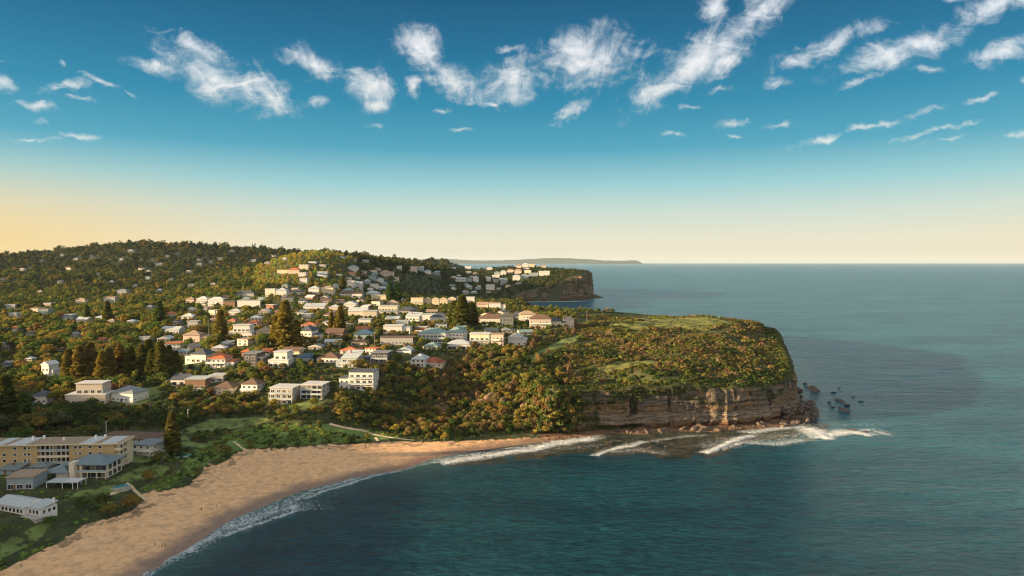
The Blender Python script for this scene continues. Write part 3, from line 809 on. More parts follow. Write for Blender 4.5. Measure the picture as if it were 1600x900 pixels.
def volume(root, x0, x1, y0, y1, z0, zb, zt, wall, roof, rkind, rise, storeys, rng, lod, side, balc=False, glass=False, base=True, trim=None, ov=0.55, nowin=()):
    """one block of a house: walls, roof, windows, balconies. z0 = ground floor level, zb = how deep the walls go"""
    mb = MB(); mb.box(x0, x1, y0, y1, zb, zt)
    mb.build('wall', root, WM[wall])
    r = roof_mb(rkind, x0, x1, y0, y1, zt, rise, ov).build('roof', root, RM[roof], WM[wall])
    sh = (zt - z0) / storeys
    w = x1 - x0; dep = y1 - y0
    trim = trim or (DARKM if wall in ('white', 'grey') and rng.random() < 0.35 else TRIM)
    for s in range(storeys):
        fz = z0 + s * sh
        ww = 2.6 if glass else 1.5
        gap = 0.7 if glass else 1.35
        wh = min(sh - 0.75, 2.1 if glass else 1.35); sill = 0.25 if glass else 0.95
        if wh < 0.5: wh = sh * 0.5; sill = sh * 0.25
        n = max(1, int((w - 0.6) / (ww + gap)))
        if lod >= 2: n = min(n, 3)
        ww2 = min(ww, (w - 0.5) / n - 0.35)
        if 'f' not in nowin:
            for k in range(n):
                if not glass and rng.random() < 0.10 and n > 2: continue
                window(root, x0 + w * (k + 0.5) / n, y0, fz + sill, ww2, wh, 'f', lod, trim)
        if side and side not in nowin and lod < 2:
            ns = max(1, int(dep / 4.5))
            for k in range(ns):
                window(root, x1 if side == 'r' else x0, y0 + dep * (k + 0.5) / ns, fz + 0.95, 1.3, min(1.3, sh - 1.1), side, lod, trim)
        if balc and (s > 0 or storeys == 1) and lod < 2:
            b = MB(); b.box(x0 - 0.15, x1 + 0.15, y0 - 1.7, y0 - 0.002, fz - 0.22, fz)
            for px_ in (x0, x1 - 0.2) + (((x0 + x1) / 2,) if w > 9 else ()):
                b.box(px_, px_ + 0.18, y0 - 1.66, y0 - 1.48, fz - sh if s else zb, fz - 0.22)
            bo = b.build('balcony', root, TRIM)
            rr = MB(); rr.box(x0 - 0.1, x1 + 0.1, y0 - 1.66, y0 - 1.60, fz + 0.06, fz + 0.95)
            rr.build('railing', bo, RAILG if glass else TRIM)
    return r

AREAS = {'A': 'beside the beach dunes', 'B': 'in the lowest row above the dune scrub', 'C': 'in the second row up the slope', 'D': 'halfway up the slope',
         'E': 'among tall trees of the low wooded flat', 'F': 'high on the long ridge street', 'N': 'on the neck of the headland', 'S': 'on the golden spur', 'G': 'on the far headland', 'V': 'on the shaded far hillside', 'H': 'on the distant wooded hill',
         'T': 'at the bush edge below the headland'}
# x0 y0 x1 y1 in photo pixels | wall | roof | roof kind | storeys | area | options
# options: B balconies, G wide glazing, S set-back top floor, W lower wing on the right, w lower wing on the left, C chimney, y<deg> yaw
HL = """
10 731 74 765 blue-grey tan flat 1 A Gy-6
0 725 46 742 blue-grey bluegrey skillion 1 A y0
46 722 92 738 blue-grey bluegrey hip 1 A y0
206 684 262 712 white grey flat 2 A By14
152 671 262 692 beige brown hip 1 A y8
102 592 182 632 beige white flat 2 B GSBy-4
160 597 232 628 white grey hip 1 B wy12
49 606 88 631 white slate hip 1 B By0
65 561 97 592 white white gablef 2 E Wy10
37 555 58 565 beige pale hip 1 E y0
0 563 22 574 blue-grey slate skillion 1 E y0
183 556 218 572 white pale gable 1 E Wy0
258 580 303 602 white slate gable 1 B wGy0
290 586 334 608 brown pale flat 1 B BGy0
327 582 358 597 grey pale flat 1 B Gy0
332 591 376 617 cream brown hip 1 B y0
377 587 414 617 white brown hip 2 B By6
422 598 471 631 grey white flat 3 B BGy6
471 594 515 623 grey white flat 3 B BGy6
529 574 592 609 white slate flat 3 B BGwy4
272 543 302 555 white bluegrey gable 1 C y0
288 541 337 566 white slate hip 1 C wGy8
323 547 376 574 white orange hip 2 C BWy0
377 543 397 558 brick orange hip 1 C y0
381 547 423 571 charcoal grey flat 2 C GWy6
419 545 462 574 white white flat 2 C BGSy4
461 549 497 565 blue-grey blue hip 1 C y0
495 548 539 567 white brown hip 1 C y8
524 545 569 574 blue-grey pale skillion 2 C BGwy8
569 546 613 569 charcoal grey flat 2 C BGwy4
634 549 671 573 white pale hip 2 T wy10
664 555 698 574 pink red hip 1 T Wy14
553 512 588 531 blue-grey blue hip 1 D Gy0
469 506 505 534 white slate hip 2 D BWy8
509 511 541 527 brown brown gable 1 D y0
594 523 649 539 grey brown flat 1 D y0
599 506 644 521 white white flat 1 D Wy0
354 505 402 529 white white flat 2 D BSGy0
400 509 428 524 pink tan hip 1 D y0
250 508 289 522 white pale gable 1 D y0
286 514 333 534 pink tan hip 1 D Wy0
293 500 316 511 grey pale flat 1 D y0
653 510 703 535 white green hip 2 D BGy10
696 509 730 534 white green hip 2 D By14
699 528 737 546 white pale hip 1 D Gy0
734 518 767 543 cream white flat 2 D BGy4
762 519 788 541 pink tan flat 2 D By4
794 518 826 540 white pale gablef 1 D Wy8
618 500 640 510 white pale flat 1 D y0
672 487 704 506 white slate hip 1 F GBy8
634 487 660 507 white pale skillion 2 F Gy8
657 489 681 503 white pale flat 1 F y0
748 489 791 508 white brown hip 1 N y0
781 488 802 511 yellow tan hip 2 N y0
800 486 824 500 grey slate hip 1 N y0
811 484 837 506 cream tan hip 2 N By0
827 489 861 514 beige brown hip 2 N By0
858 494 884 514 cream slate hip 1 N BWy0
880 493 897 512 pink slate gablef 1 N y0
642 464 663 479 yellow tan flat 2 F By0
663 464 675 479 yellow tan gablef 2 F y0
675 464 687 479 yellow tan gablef 2 F y0
687 464 700 479 yellow tan gablef 2 F y0
700 463 713 478 yellow white gablef 2 F y0
714 463 742 477 white pale flat 1 F y0
745 471 763 484 pink tan gable 1 N y0
764 472 790 485 white tan flat 1 N Wy0
591 476 624 494 cream pale flat 2 F BGy0
622 478 652 492 grey slate hip 1 F y0
567 484 592 497 beige pale flat 1 F y0
544 479 577 496 pink pale gable 1 F Gy0
537 469 560 483 white pale gablef 1 F y0
514 475 534 488 pink pale hip 1 F y0
474 473 511 485 white pale skillion 1 F Gy0
357 481 382 492 white pale hip 1 F y0
349 469 373 481 brown slate flat 1 F y0
371 468 412 482 white pale flat 1 F Gy0
290 463 309 477 pink tan hip 2 F y0
307 462 330 479 white white hip 2 F By0
325 463 355 480 white white hip 2 F By0
369 453 402 465 grey slate hip 1 F y0
414 450 434 463 cream pale flat 1 F y0
431 449 452 463 white pale hip 1 F y0
452 451 476 461 pink slate hip 1 F y0
482 446 502 460 white pale hip 1 F y0
502 448 524 461 yellow tan flat 2 F y0
530 454 568 465 white brown skillion 1 F y0
572 454 595 462 white pale hip 1 F y0
580 460 606 470 yellow white flat 1 F y0
470 489 490 500 grey pale flat 1 F y0
560 497 582 507 white pale flat 1 D y0
425 452 432 462 white slate gable 1 F y0
604 468 624 478 pink tan hip 1 F y0
505 486 527 497 white brown hip 1 F y0
482 408 497 412 white slate flat 1 S y0
467 413 485 421 cream pale flat 2 S y0
433 421 453 428 yellow tan flat 1 S y0
450 418 471 428 pink orange hip 2 S y0
466 425 481 433 white pale flat 2 S y0
468 434 483 443 white pale flat 2 S y0
495 424 513 433 white white gable 2 S y0
519 443 529 450 white pale hip 1 S y0
440 443 452 450 grey green hip 1 S y0
544 414 561 424 white green hip 2 V y0
580 425 592 432 pale-x green hip 1 V y0
594 422 611 433 beige tan hip 2 V y0
542 438 556 449 white pale flat 2 V y0
554 439 568 449 white pale gable 2 V y0
569 436 579 444 blue-grey pale hip 1 V y0
576 430 588 438 blue-grey green flat 1 V y0
588 434 600 442 white pale hip 1 V y0
596 440 606 447 blue-grey green hip 1 V y0
578 443 592 450 white pale flat 1 V y0
590 447 604 454 blue-grey pale gable 1 V y0
573 449 584 455 white white hip 1 V y0
620 415 628 421 white white flat 1 V y0
640 416 652 425 pink tan flat 1 V y0
651 416 663 425 blue-grey green flat 1 V y0
663 421 674 428 white green hip 1 V y0
675 423 688 430 blue-grey green gable 1 V y0
608 424 616 430 cream tan hip 1 V y0
712 433 728 441 white pale flat 2 G BGy0
728 434 738 441 blue-grey pale flat 1 G y0
739 431 748 441 white pale hip 2 G y0
760 433 767 440 white pale gable 2 G y0
782 434 793 444 blue-grey green hip 1 G y0
759 444 773 454 white pale flat 2 G y0
801 429 813 439 white pale hip 2 G y0
814 428 826 436 blue-grey green hip 2 G y0
826 426 841 432 blue-grey pale flat 1 G y0
842 423 859 431 white pale flat 2 G y0
785 411 793 418 cream tan hip 1 G y0
793 411 802 418 cream tan hip 2 G y0
806 413 815 419 pink tan hip 1 G y0
816 411 826 418 white white hip 1 G y0
827 412 836 418 yellow tan flat 1 G y0
836 413 844 418 pink orange hip 1 G y0
845 414 853 419 cream tan gable 1 G y0
792 420 803 427 cream tan hip 1 G y0
804 420 815 428 pink tan hip 2 G y0
782 422 791 430 white pale hip 2 G y0
760 417 770 422 white pale hip 1 G y0
742 415 752 421 grey green hip 1 G y0
726 416 736 422 white pale flat 1 G y0
722 455 733 461 grey pale flat 1 G y0
735 454 746 460 blue-grey pale hip 1 G y0
727 445 738 451 grey pale hip 1 G y0
742 447 752 453 blue-grey green hip 1 G y0
772 424 781 430 grey green hip 1 G y0
770 436 779 442 grey pale flat 1 G y0
"""
HS = [(5, 435), (108, 419), (66, 407), (98, 397), (145, 400), (233, 423), (249, 413), (240, 406), (312, 413), (262, 400), (312, 406), (330, 409), (296, 424), (362, 392), (175, 440), (192, 456),
      (174, 469), (20, 480), (24, 492), (58, 485), (72, 487), (78, 477), (160, 496), (176, 501), (207, 502), (160, 530), (119, 522), (155, 428), (26, 513), (110, 496), (190, 405), (222, 419), (120, 404),
      (278, 396), (344, 404), (36, 421), (205, 392), (232, 434), (334, 444), (95, 440), (428, 400), (396, 407), (418, 411), (445, 404), (268, 436), (50, 520), (98, 545), (132, 500), (235, 480), (212, 446),
      (536, 402), (556, 407), (572, 408), (530, 430), (505, 415), (268, 490), (12, 540), (230, 530), (128, 470), (64, 455), (300, 446), (250, 453)]
rngh = random.Random(5)
HOUSES = []
for ln in HL.strip().splitlines():
    t = ln.split()
    HOUSES.append([float(a) for a in t[:4]] + [t[4] if t[4] in WALL else 'blue-grey', t[5], t[6], int(t[7]), t[8], t[9]])
for i, (x, y) in enumerate(HS):
    near = y > 455
    w = (rngh.uniform(18, 26) if near else rngh.uniform(9, 13)) * (0.85 if y < 412 else 1)
    h = w * rngh.uniform(0.38, 0.5)
    HOUSES.append([x - w / 2, y - h / 2, x + w / 2, y + h / 2, rngh.choice(['white', 'cream', 'blue-grey', 'grey', 'grey', 'beige']), rngh.choice(['pale', 'grey', 'tan', 'white', 'orange' if near else 'pale', 'brown']),
                   rngh.choice(['hip', 'gable', 'flat', 'hip']), 1, 'E' if near else 'H', 'y0'])
# the small roofs between the ones listed: same town, packed where the photo packs them
TOWN = [(255, 505), (300, 478), (360, 462), (420, 452), (520, 446), (600, 462), (720, 480), (800, 486), (870, 500), (810, 528), (700, 545), (600, 556), (480, 545), (300, 566), (255, 540)]
FARV = [(540, 426), (600, 418), (625, 432), (610, 458), (560, 462), (530, 446)]
FARG = [(700, 418), (800, 411), (870, 415), (862, 428), (800, 446), (740, 464), (705, 452)]
def infill(poly, n, area, wr, seed, gapk=1.0):
    rg = random.Random(seed); xs = [p[0] for p in poly]; ys = [p[1] for p in poly]; tries = 0; got = 0
    while got < n and tries < 6000:
        tries += 1; x, y = rg.uniform(min(xs), max(xs)), rg.uniform(min(ys), max(ys))
        if not in_poly(poly, np.array([x]), np.array([y]))[0]: continue
        w = rg.uniform(*wr) * (1 + max(0, y - 445) / 95.0 if area == 'x' else 1); h = w * rg.uniform(.36, .5)
        a, b, c_, d_ = x - w / 2, y - h / 2, x + w / 2, y + h / 2
        if any(a < H[2] + 2 and c_ > H[0] - 2 and b < H[3] - .12 * (H[3] - H[1]) and d_ > H[1] + .35 * (H[3] - H[1]) for H in HOUSES): continue
        ar = area if area != 'x' else ('F' if y < 498 else ('D' if y < 545 else 'C'))
        HOUSES.append([a, b, c_, d_, rg.choice(['white', 'white', 'cream', 'grey', 'beige', 'pink', 'blue-grey', 'brick', 'yellow']), rg.choice(['pale', 'grey', 'tan', 'white', 'slate', 'orange', 'brown', 'green', 'pale']),
                       rg.choice(['hip', 'gable', 'flat', 'gablef', 'hip', 'skillion']), 1 if h < 11 or rg.random() < .5 else 2, ar, rg.choice(['', 'W', 'B', 'G']) + 'y%d' % rg.randint(-12, 22)])
        got += 1
infill(TOWN, 78, 'x', (12, 18), 4); infill(FARV, 14, 'V', (8, 12), 5); infill(FARG, 22, 'G', (7, 12), 6)
def ground_hit(px, py):
    """first point of the land on the sight ray, by marching"""
    d = ray(px, py); tt = np.exp(np.linspace(math.log(150), math.log(6900), 2600))
    t = tt / d[1]; x, y, z = d[0] * t, d[1] * t, HCAM + d[2] * t
    below = z < np.interp(tt, tt, height(x, y))
    k = int(np.argmax(below)) if below.any() else -1
    return (x[k], y[k], z[k]) if k >= 0 else None
FOOT = []      # x, y, radius, px0, py0, px1, py1, distance
def put_house(spec, idx):
    x0, y0, x1, y1, wall, roof, rk, st, area, opt = spec
    yaw = 0.0
    if 'y' in opt:
        o_, yv = opt.rsplit('y', 1); opt = o_; yaw = -R(float(yv))
    hit = ground_hit((x0 + x1) / 2, min(y1, 899))
    if hit is None:
        return None
    X0, Y0, Z0 = hit
    d = Y0; Wm = (x1 - x0) * d / FPX
    lod = 0 if (x1 - x0) >= 24 else (1 if (x1 - x0) >= 13 else 2)
    dep = min(max(Wm * 0.72, 7.5), 14.0)
    w = Wm
    c, s = math.cos(yaw), math.sin(yaw)
    for it in range(4):
        cs = [(X0 + a * c - b * s, Y0 + a * s + b * c) for a, b in ((-w / 2, 0), (w / 2, 0), (w / 2, dep), (-w / 2, dep))]
        q = [project(a, b, Z0 + 2)[0] for a, b in cs]
        if max(q) - min(q) > 0: w *= ((x1 - x0) - 0) / (max(q) - min(q)) if it < 3 else 1
        w = max(w, 4.0); dep = min(dep, max(w * 1.0, 5))
        X0 += ((x0 - min(q)) + (x1 - max(q))) / 2 * d / FPX
    tot = (y1 - y0) * d / FPX - dep * max(Y0 and (HCAM - Z0) / Y0, 0)
    tot = max(tot, 2.6)
    rise = 0 if rk == 'flat' else min(max(dep, 5) * 0.28, tot * 0.42)
    wh = max(tot - rise - 0.38, 2.3)
    gz = [float(height(a, b)) for a, b in cs]
    zb = min(min(gz), Z0) - 1.5 - Z0
    root = bpy.data.objects.new('house', None); sc.collection.objects.link(root)
    root.location = (X0, Y0, Z0); root.rotation_euler = (0, 0, yaw)
    rng = random.Random(idx * 7 + 1)
    side = 'r' if (x0 + x1) / 2 < 800 else 'l'
    bal, gl = 'B' in opt, 'G' in opt
    hx = w / 2
    if lod == 2:
        volume(root, -hx, hx, 0, dep, 0, zb, wh, wall, roof, rk, rise, st, rng, 2, side)
    else:
        xa, xb = -hx, hx
        if 'W' in opt or 'w' in opt:
            ww = w * 0.30; hh = wh * (0.62 if st > 1 else 0.80)
            if 'W' in opt: a_, b_, xb = hx - ww + .004, hx, hx - ww
            else: a_, b_, xa = -hx, -hx + ww - .004, -hx + ww
            volume(root, a_, b_, 0.9, dep * 0.92, 0, zb, hh, wall, roof, 'flat' if rk == 'flat' else 'skillion', 0.5, max(1, st - 1), rng, lod, side if (side == 'r') == ('W' in opt) else None, ov=0.25)
        if 'S' in opt and st > 1:
            h1 = wh * (st - 1) / st
            volume(root, xa, xb, 0, dep, 0, zb, h1 - .38, wall, 'white', 'flat', 0, st - 1, rng, lod, side, bal, gl, ov=0.3)
            volume(root, xa + (xb - xa) * 0.22, xb - (xb - xa) * 0.12, 2.4, dep - 0.8, h1 + .01, h1, wh, wall, roof, rk, rise, 1, rng, lod, side, False, gl)
        else:
            volume(root, xa, xb, 0, dep, 0, zb, wh, wall, roof, rk, rise, st, rng, lod, side, bal, gl)
        if lod == 0:
            dm = MB(); dx = xa + (xb - xa) * rng.uniform(0.2, 0.8)
            dm.box(dx - 0.55, dx + 0.55, -0.09, 0, 0.02, 2.15)
            dm.build('door', root, DARKM if rng.random() < 0.5 else WOODM)
            if rk != 'flat' and rng.random() < 0.5 or 'C' in opt:
                ch = MB(); cx = xa + (xb - xa) * 0.3; ch.box(cx, cx + 0.8, dep * 0.55, dep * 0.55 + 0.8, wh - .5, wh + rise + 1.0)
                ch.build('chimney', root, WM['brick'])
    FOOT.append((X0 - s * dep / 2, Y0 + c * dep / 2, math.hypot(w, dep) / 2, x0, y0, x1, y1, d))
    return root
KW = {'flat': 'flat', 'skillion': 'sloping', 'hip': 'hipped', 'gable': 'gabled', 'gablef': 'gable-fronted'}
RW = {'grey': 'grey metal', 'white': 'white', 'brown': 'brown tiled', 'orange': 'orange tiled', 'red': 'red tiled', 'slate': 'dark slate', 'blue': 'blue', 'pale': 'pale grey', 'green': 'pale green', 'tan': 'tan tiled', 'bluegrey': 'blue-grey'}
SW = {1: 'single-storey', 2: 'two-storey', 3: 'three-storey'}
GRP = {'A': 'houses by the beach dunes', 'B': 'houses above the dune scrub', 'C': 'houses on the slope', 'D': 'houses on the slope', 'E': 'houses among the trees of the flat', 'F': 'houses along the ridge',
       'N': 'houses on the headland neck', 'S': 'houses on the spur', 'G': 'houses on the far headland', 'V': 'houses on the far hillside', 'H': 'houses on the wooded hill', 'T': 'houses on the slope'}
made = []
for i, sp in enumerate(HOUSES):
    r = put_house(sp, i)
    if r is None: continue
    x0, y0, x1, y1, wall, roof, rk, st, area, opt = sp
    base = f"{wall} {SW[st]} house with {RW[roof]} {KW[rk]} roof"
    made.append((base, area, (x0 + x1) / 2, (y0 + y1) / 2, r, opt))
ORD = ['leftmost', 'second from left', 'third from left', 'fourth from left', 'fifth from left', 'sixth from left', 'seventh from left', 'eighth from left', 'ninth from left', 'tenth from left', 'eleventh from left', 'twelfth from left', 'thirteenth from left']
by = {}
for t in made: by.setdefault((t[0], t[1]), []).append(t)
for (base, area), L in by.items():
    L.sort(key=lambda t: t[2])
    for k, t in enumerate(L):
        lab = f"{base} {AREAS[area]}" if len(L) == 1 else f"{base.replace(' house with', ',')} {AREAS[area]}, {ORD[k]} such"
        lab = lab.replace('-storey,', '-storey house,')
        w_ = lab.split()
        if len(w_) > 16:
            lab = lab.replace(' house with ', ' house, ').replace('in the second row up the slope', 'second row up').replace('in the lowest row above the dune scrub', 'above the dune scrub').replace('among tall trees of the low wooded flat', 'among the flat\'s tall trees').replace('high on the long ridge street', 'on the ridge')
        t[4]['label'] = lab; t[4]['category'] = 'house'; t[4]['group'] = GRP[area]

# ---------------------------------------------------------------- the ochre apartment block
def apartment():
    P = at_h(187, 731, 8.6); rx, fy = P[0], 325.0
    root = bpy.data.objects.new('apartment_block', None); sc.collection.objects.link(root)
    root['label'] = 'long ochre four-storey apartment block with striped flat roof and balconies'; root['category'] = 'apartment block'
    root.location = (rx, fy, 8.6); root.rotation_euler = (0, 0, R(4))
    Wd, Dp, sh, n = 74.0, 13.0, 2.95, 4
    H4 = sh * n
    def lx(px): return (px - 187) * fy / FPX        # picture column of the facade -> local x
    def seg(a, b, y0, y1, nm='wall'):
        MB().box(a, b, y0, y1, -2, H4).build(nm, root, WM['ochre'])
    seg(-Wd, lx(64), 0, Dp); seg(lx(112) + .004, lx(181), 0, Dp - .01); 
    MB().box(lx(64) + .004, lx(112), 2.0, Dp - .02, -2, H4).build('wall', root, WM['cream'])
    MB().box(lx(181) + .004, 0.0, 1.6, Dp * 0.55, -2, H4 - .02).build('wall', root, WM['cream'])
    MB().box(lx(181) + .004, 0.6, Dp * 0.55 + .004, Dp - .03, -2, H4 - .01).build('wall', root, WM['yellow'])
    # roof slab, its pale and brown strips, ridges and vents
    rf = MB(); rf.box(-Wd - .6, 1.4, -0.9, Dp + .6, H4 + .004, H4 + .5); roof = rf.build('roof', root, WM['yellow'])
    edges = [-50, -25, -3, 12, 22, 48, 66, 92, 128, 150, 160, 184]; kinds = [1, 0, 1, 0, 1, 0, 0, 0, 1, 0, 1, 0]
    for a, b, k in zip(edges, edges[1:] + [203], kinds):
        xa, xb = lx(a) + .12, min(lx(b) - .12, .9)
        MB().box(xa, xb, -.6, Dp + .3, H4 + .503, H4 + (.60 if k else .54)).build('roof_panel', roof, RM['white'] if k else RM['tan'])
    for px_, yy in ((55, 10), (40, 9), (93, 6), (137, 9), (150, 10)):
        MB().box(lx(px_) - .4, lx(px_) + .4, yy, yy + .9, H4 + .603, H4 + 2.2).build('chimney', roof, TRIM)
    rows = [[31, 46, 52, 122, 129, 144, 159], [15, 31, 46, 52, 122, 129, 144, 159], [15, 31, 46, 52, 122, 159], [15, 31, 46, 52, 144]]
    for k, cols in enumerate(rows):
        z = H4 - sh * (k + 1) + 0.95
        for px_ in cols:
            window(root, lx(px_), 0, z, 1.7 if px_ not in (46, 52, 122, 129) else 1.5, 1.35, 'f', 0, TRIM)
        # recessed balconies
        fz = H4 - sh * (k + 1)
        for a, b, yb in ((64.4, 87.6, 2.0), (88.4, 111.6, 2.0)):
            for f_ in (.2, .5, .8):
                window(root, lx(a) + (lx(b) - lx(a)) * f_, yb, fz + .15, 1.7, 2.2, 'f', 0, TRIM)
            bb = MB(); bb.box(lx(a), lx(b), -.12, 1.99, fz - .15, fz + .05)
            bo = bb.build('balcony', root, WM['yellow'])
            rr = MB(); rr.box(lx(a), lx(b), -.10, -.04, fz + .06, fz + 1.0); rr.build('railing', bo, WM['cream'] if k % 2 else RAILG)
        # end balconies
        if k < 3:
            bb = MB(); bb.box(lx(181) + .02, 1.3, -.2, Dp * .55, fz - .15, fz + .05)
            bo = bb.build('balcony', root, WM['yellow'])
            rr = MB(); rr.box(1.18, 1.28, -.2, Dp * .55, fz + .06, fz + 1.05); rr.box(lx(181) + .05, 1.16, -.18, -.10, fz + .06, fz + 1.05); rr.build('railing', bo, WM['yellow'])
            for yy in (2.6, 6.2): window(root, 0.0, yy, fz + .3, 1.9, 2.0, 'r', 0, TRIM)
        MB().box(lx(88) - .12, lx(88) + .12, -.10, 1.98, fz + .055, fz + sh - .17).build('pillar', root, WM['yellow'])
    FOOT.append((rx - 35, fy + 7, 22, -40, 682, 205, 728, 325)); FOOT.append((rx - 10, fy + 7, 16, 0, 0, 0, 0, 0)); FOOT.append((rx - 60, fy + 7, 20, 0, 0, 0, 0, 0))
apartment()

# ---------------------------------------------------------------- the L-shaped house under blue-grey hipped roofs, in front of the block
def lhouse():
    P = ground_hit(121, 748); root = bpy.data.objects.new('house', None); sc.collection.objects.link(root)
    root['label'] = 'large cream beach house with blue-grey hipped roofs and square cream chimney tower'; root['category'] = 'house'; root['group'] = GRP['A']
    X0, Y0, Z0 = P; k = Y0 / FPX
    root.location = P
    def lx(px): return (px - 121) * k
    H = 6.4
    rng = random.Random(3)
    MB().box(lx(122), lx(166), 1.5, 13, -2, H).build('wall', root, WM['cream'])
    roof_mb('hip', lx(104), lx(168), -0.2, 14.5, H, 2.7, 0.6).build('roof', root, RM['bluegrey'])
    MB().box(lx(94), lx(112), -3.0, 8, -2, 3.6).build('wall', root, WM['beige'])
    roof_mb('hip', lx(76), lx(112), -3.2, 8.2, 3.6, 2.6, 0.5).build('roof', root, RM['bluegrey'])
    MB().box(lx(113), lx(121) - .004, -2.4, 1.8, -2, H + 1.7).build('chimney', root, WM['cream'])
    for s in range(2):
        for i in range(5):
            window(root, lx(126) + i * (lx(165) - lx(126)) / 4.6, 1.5, s * 3.2 + .3, 2.3, 2.3, 'f', 0, DARKM)
        for i in range(3): window(root, lx(166), 3.5 + 3.6 * i, s * 3.2 + .4, 2.3, 2.2, 'r', 0, DARKM)
    b = MB(); b.box(lx(122), lx(168), -.6, 1.49, 3.0, 3.25)
    for q in (123, 137, 152, 166): b.box(lx(q), lx(q) + .3, -.5, -.2, -2, 3.0)
    bo = b.build('balcony', root, WM['cream']); r = MB(); r.box(lx(122), lx(168), -.55, -.48, 3.3, 4.2); r.build('railing', bo, RAILG)
    MB().box(lx(125) , lx(128), -.2, 1.2, -2, H).build('pillar', root, WM['cream'])
    FOOT.append((X0 + 6, Y0 + 6, 14, 76, 710, 170, 750, Y0)); FOOT.append((lx(90) + X0, Y0 + 3, 8, 0, 0, 0, 0, 0))
    # open terrace with a white roof
    P = ground_hit(96, 765); root = bpy.data.objects.new('pergola', None); sc.collection.objects.link(root); root.location = P
    root['label'] = 'open white-roofed terrace pavilion in front of the large cream beach house'; root['category'] = 'pavilion'
    k = P[1] / FPX
    a, b_ = (71 - 96) * k, (122 - 96) * k
    MB().box(a, b_, 0, 6.5, 3.0, 3.25).build('roof', root, RM['pale'])
    MB().box((98 - 96) * k, b_ - .3, .5, 5.5, 3.26, 3.36).build('roof_panel', root, RM['white'])
    for q in (a + .2, (a + b_) / 2, b_ - 2.5, b_ - .3):
        for yy in (.15, 6.0): MB().box(q, q + .2, yy, yy + .2, -1.5, 3.0).build('post', root, TRIM)
    MB().box(a, b_, .1, 6.6, -1.5, 0.1).build('deck', root, WOODM)
    FOOT.append((P[0], P[1] + 3, 7, 71, 742, 122, 765, P[1]))
lhouse()
# ---------------------------------------------------------------- the white beach cottage in the corner
def cottage():
    P = ground_hit(40, 806); root = bpy.data.objects.new('house', None); sc.collection.objects.link(root); root.location = P
    root['label'] = 'white weatherboard cottage with ribbed grey metal roofs nearest the beach'; root['category'] = 'house'; root['group'] = GRP['A']
    root.rotation_euler = (0, 0, R(-20)); k = P[1] / FPX
    WB = jitter_mat('wall_weatherboard', (0.70, 0.69, 0.66), .8, .3, 'board')
    MB().box(-17, -1, 0, 9, -2, 3.0).build('wall', root, WB); roof_mb('gable', -17, -1, 0, 9, 3.0, 1.9).build('roof', root, RM['pale'], WB)
    MB().box(-.99, 6.2, 1.5, 8.5, -2, 2.9).build('wall', root, WB); roof_mb('skillion', -.4, 6.2, 1.5, 8.5, 2.9, 1.0, .4).build('roof', root, RM['pale'], WB)
    for x in (-15.4, -13.2, -11, -8.8, -6.6, -4.4, -2.4): window(root, x, 0, .6, 1.6, 1.7, 'f', 0, TRIM)
    for x in (.6, 2.6, 4.6): window(root, x, 1.5, .5, 1.6, 1.8, 'f', 0, TRIM)
    for y in (3, 5.2, 7.2): window(root, 6.2, y, .6, 1.3, 1.6, 'r', 0, TRIM)
    MB().box(5.5, 6.1, 7, 7.7, 2.4, 5.6).build('chimney', root, TRIM)
    MB().box(-.9, 8.2, -1.6, 1.49, -1.5, .12).build('deck', root, CONC)
    FOOT.append((P[0] - 6, P[1] + 5, 13, 0, 771, 67, 806, P[1]))
cottage()
# ================================================================ PLANTS
def foliage_mat(name, trans=0.38, hv=0.10):
    m, T, out = new_mat(name)
    att = T.n('ShaderNodeAttribute', attribute_name='tint').outputs[0]
    oi = T.n('ShaderNodeObjectInfo')
    c = T.mix(1.0, att, oi.outputs['Color'], 'MULTIPLY')
    d = T.n('ShaderNodeBsdfDiffuse'); T.link(c, d.inputs[0])
    tr = T.n('ShaderNodeBsdfTranslucent'); T.link(T.vec('MULTIPLY', c, (1.25, 1.15, 0.6)), tr.inputs[0])
    mx = T.n('ShaderNodeMixShader'); mx.inputs[0].default_value = trans
    T.link(d.outputs[0], mx.inputs[1]); T.link(tr.outputs[0], mx.inputs[2]); T.link(mx.outputs[0], out.inputs[0])
    return m
LEAF = foliage_mat('foliage')
m, T, out = new_mat('bark')
pos = T.n('ShaderNodeTexCoord').outputs['Object']
principled(T, out, **{'Base Color': T.ramp(T.noise(T.mapping(pos, scale=(3, 3, .6)), 2.0, 4), [(0.35, (0.07, 0.05, 0.035)), (0.7, (0.24, 0.19, 0.14))]), 'Roughness': .9, 'Specular IOR Level': .1})
BARK = m
rp = np.random.RandomState(11)
def quads(Pc, Nn, sx, sy, rs, up=None):
    n = len(Pc)
    r = rs.randn(n, 3)
    if up is not None: r = r * (1 - up) + np.array([0, 0, 1.0]) * up * 3
    a = np.cross(Nn, r); a /= np.linalg.norm(a, axis=1)[:, None] + 1e-9
    b = np.cross(Nn, a); b /= np.linalg.norm(b, axis=1)[:, None] + 1e-9
    sx = np.broadcast_to(sx, n)[:, None] * 0.5; sy = np.broadcast_to(sy, n)[:, None] * 0.5
    k = Nn * sx * 0.35
    V = np.stack([Pc - a * sx - b * sy * .6, Pc + a * sx * .7 - b * sy + k, Pc + a * sx + b * sy * .7, Pc - a * sx * .6 + b * sy - k], 1)
    return V.reshape(-1, 3)
def unit(n, rs):
    v = rs.randn(n, 3); return v / np.linalg.norm(v, axis=1)[:, None]
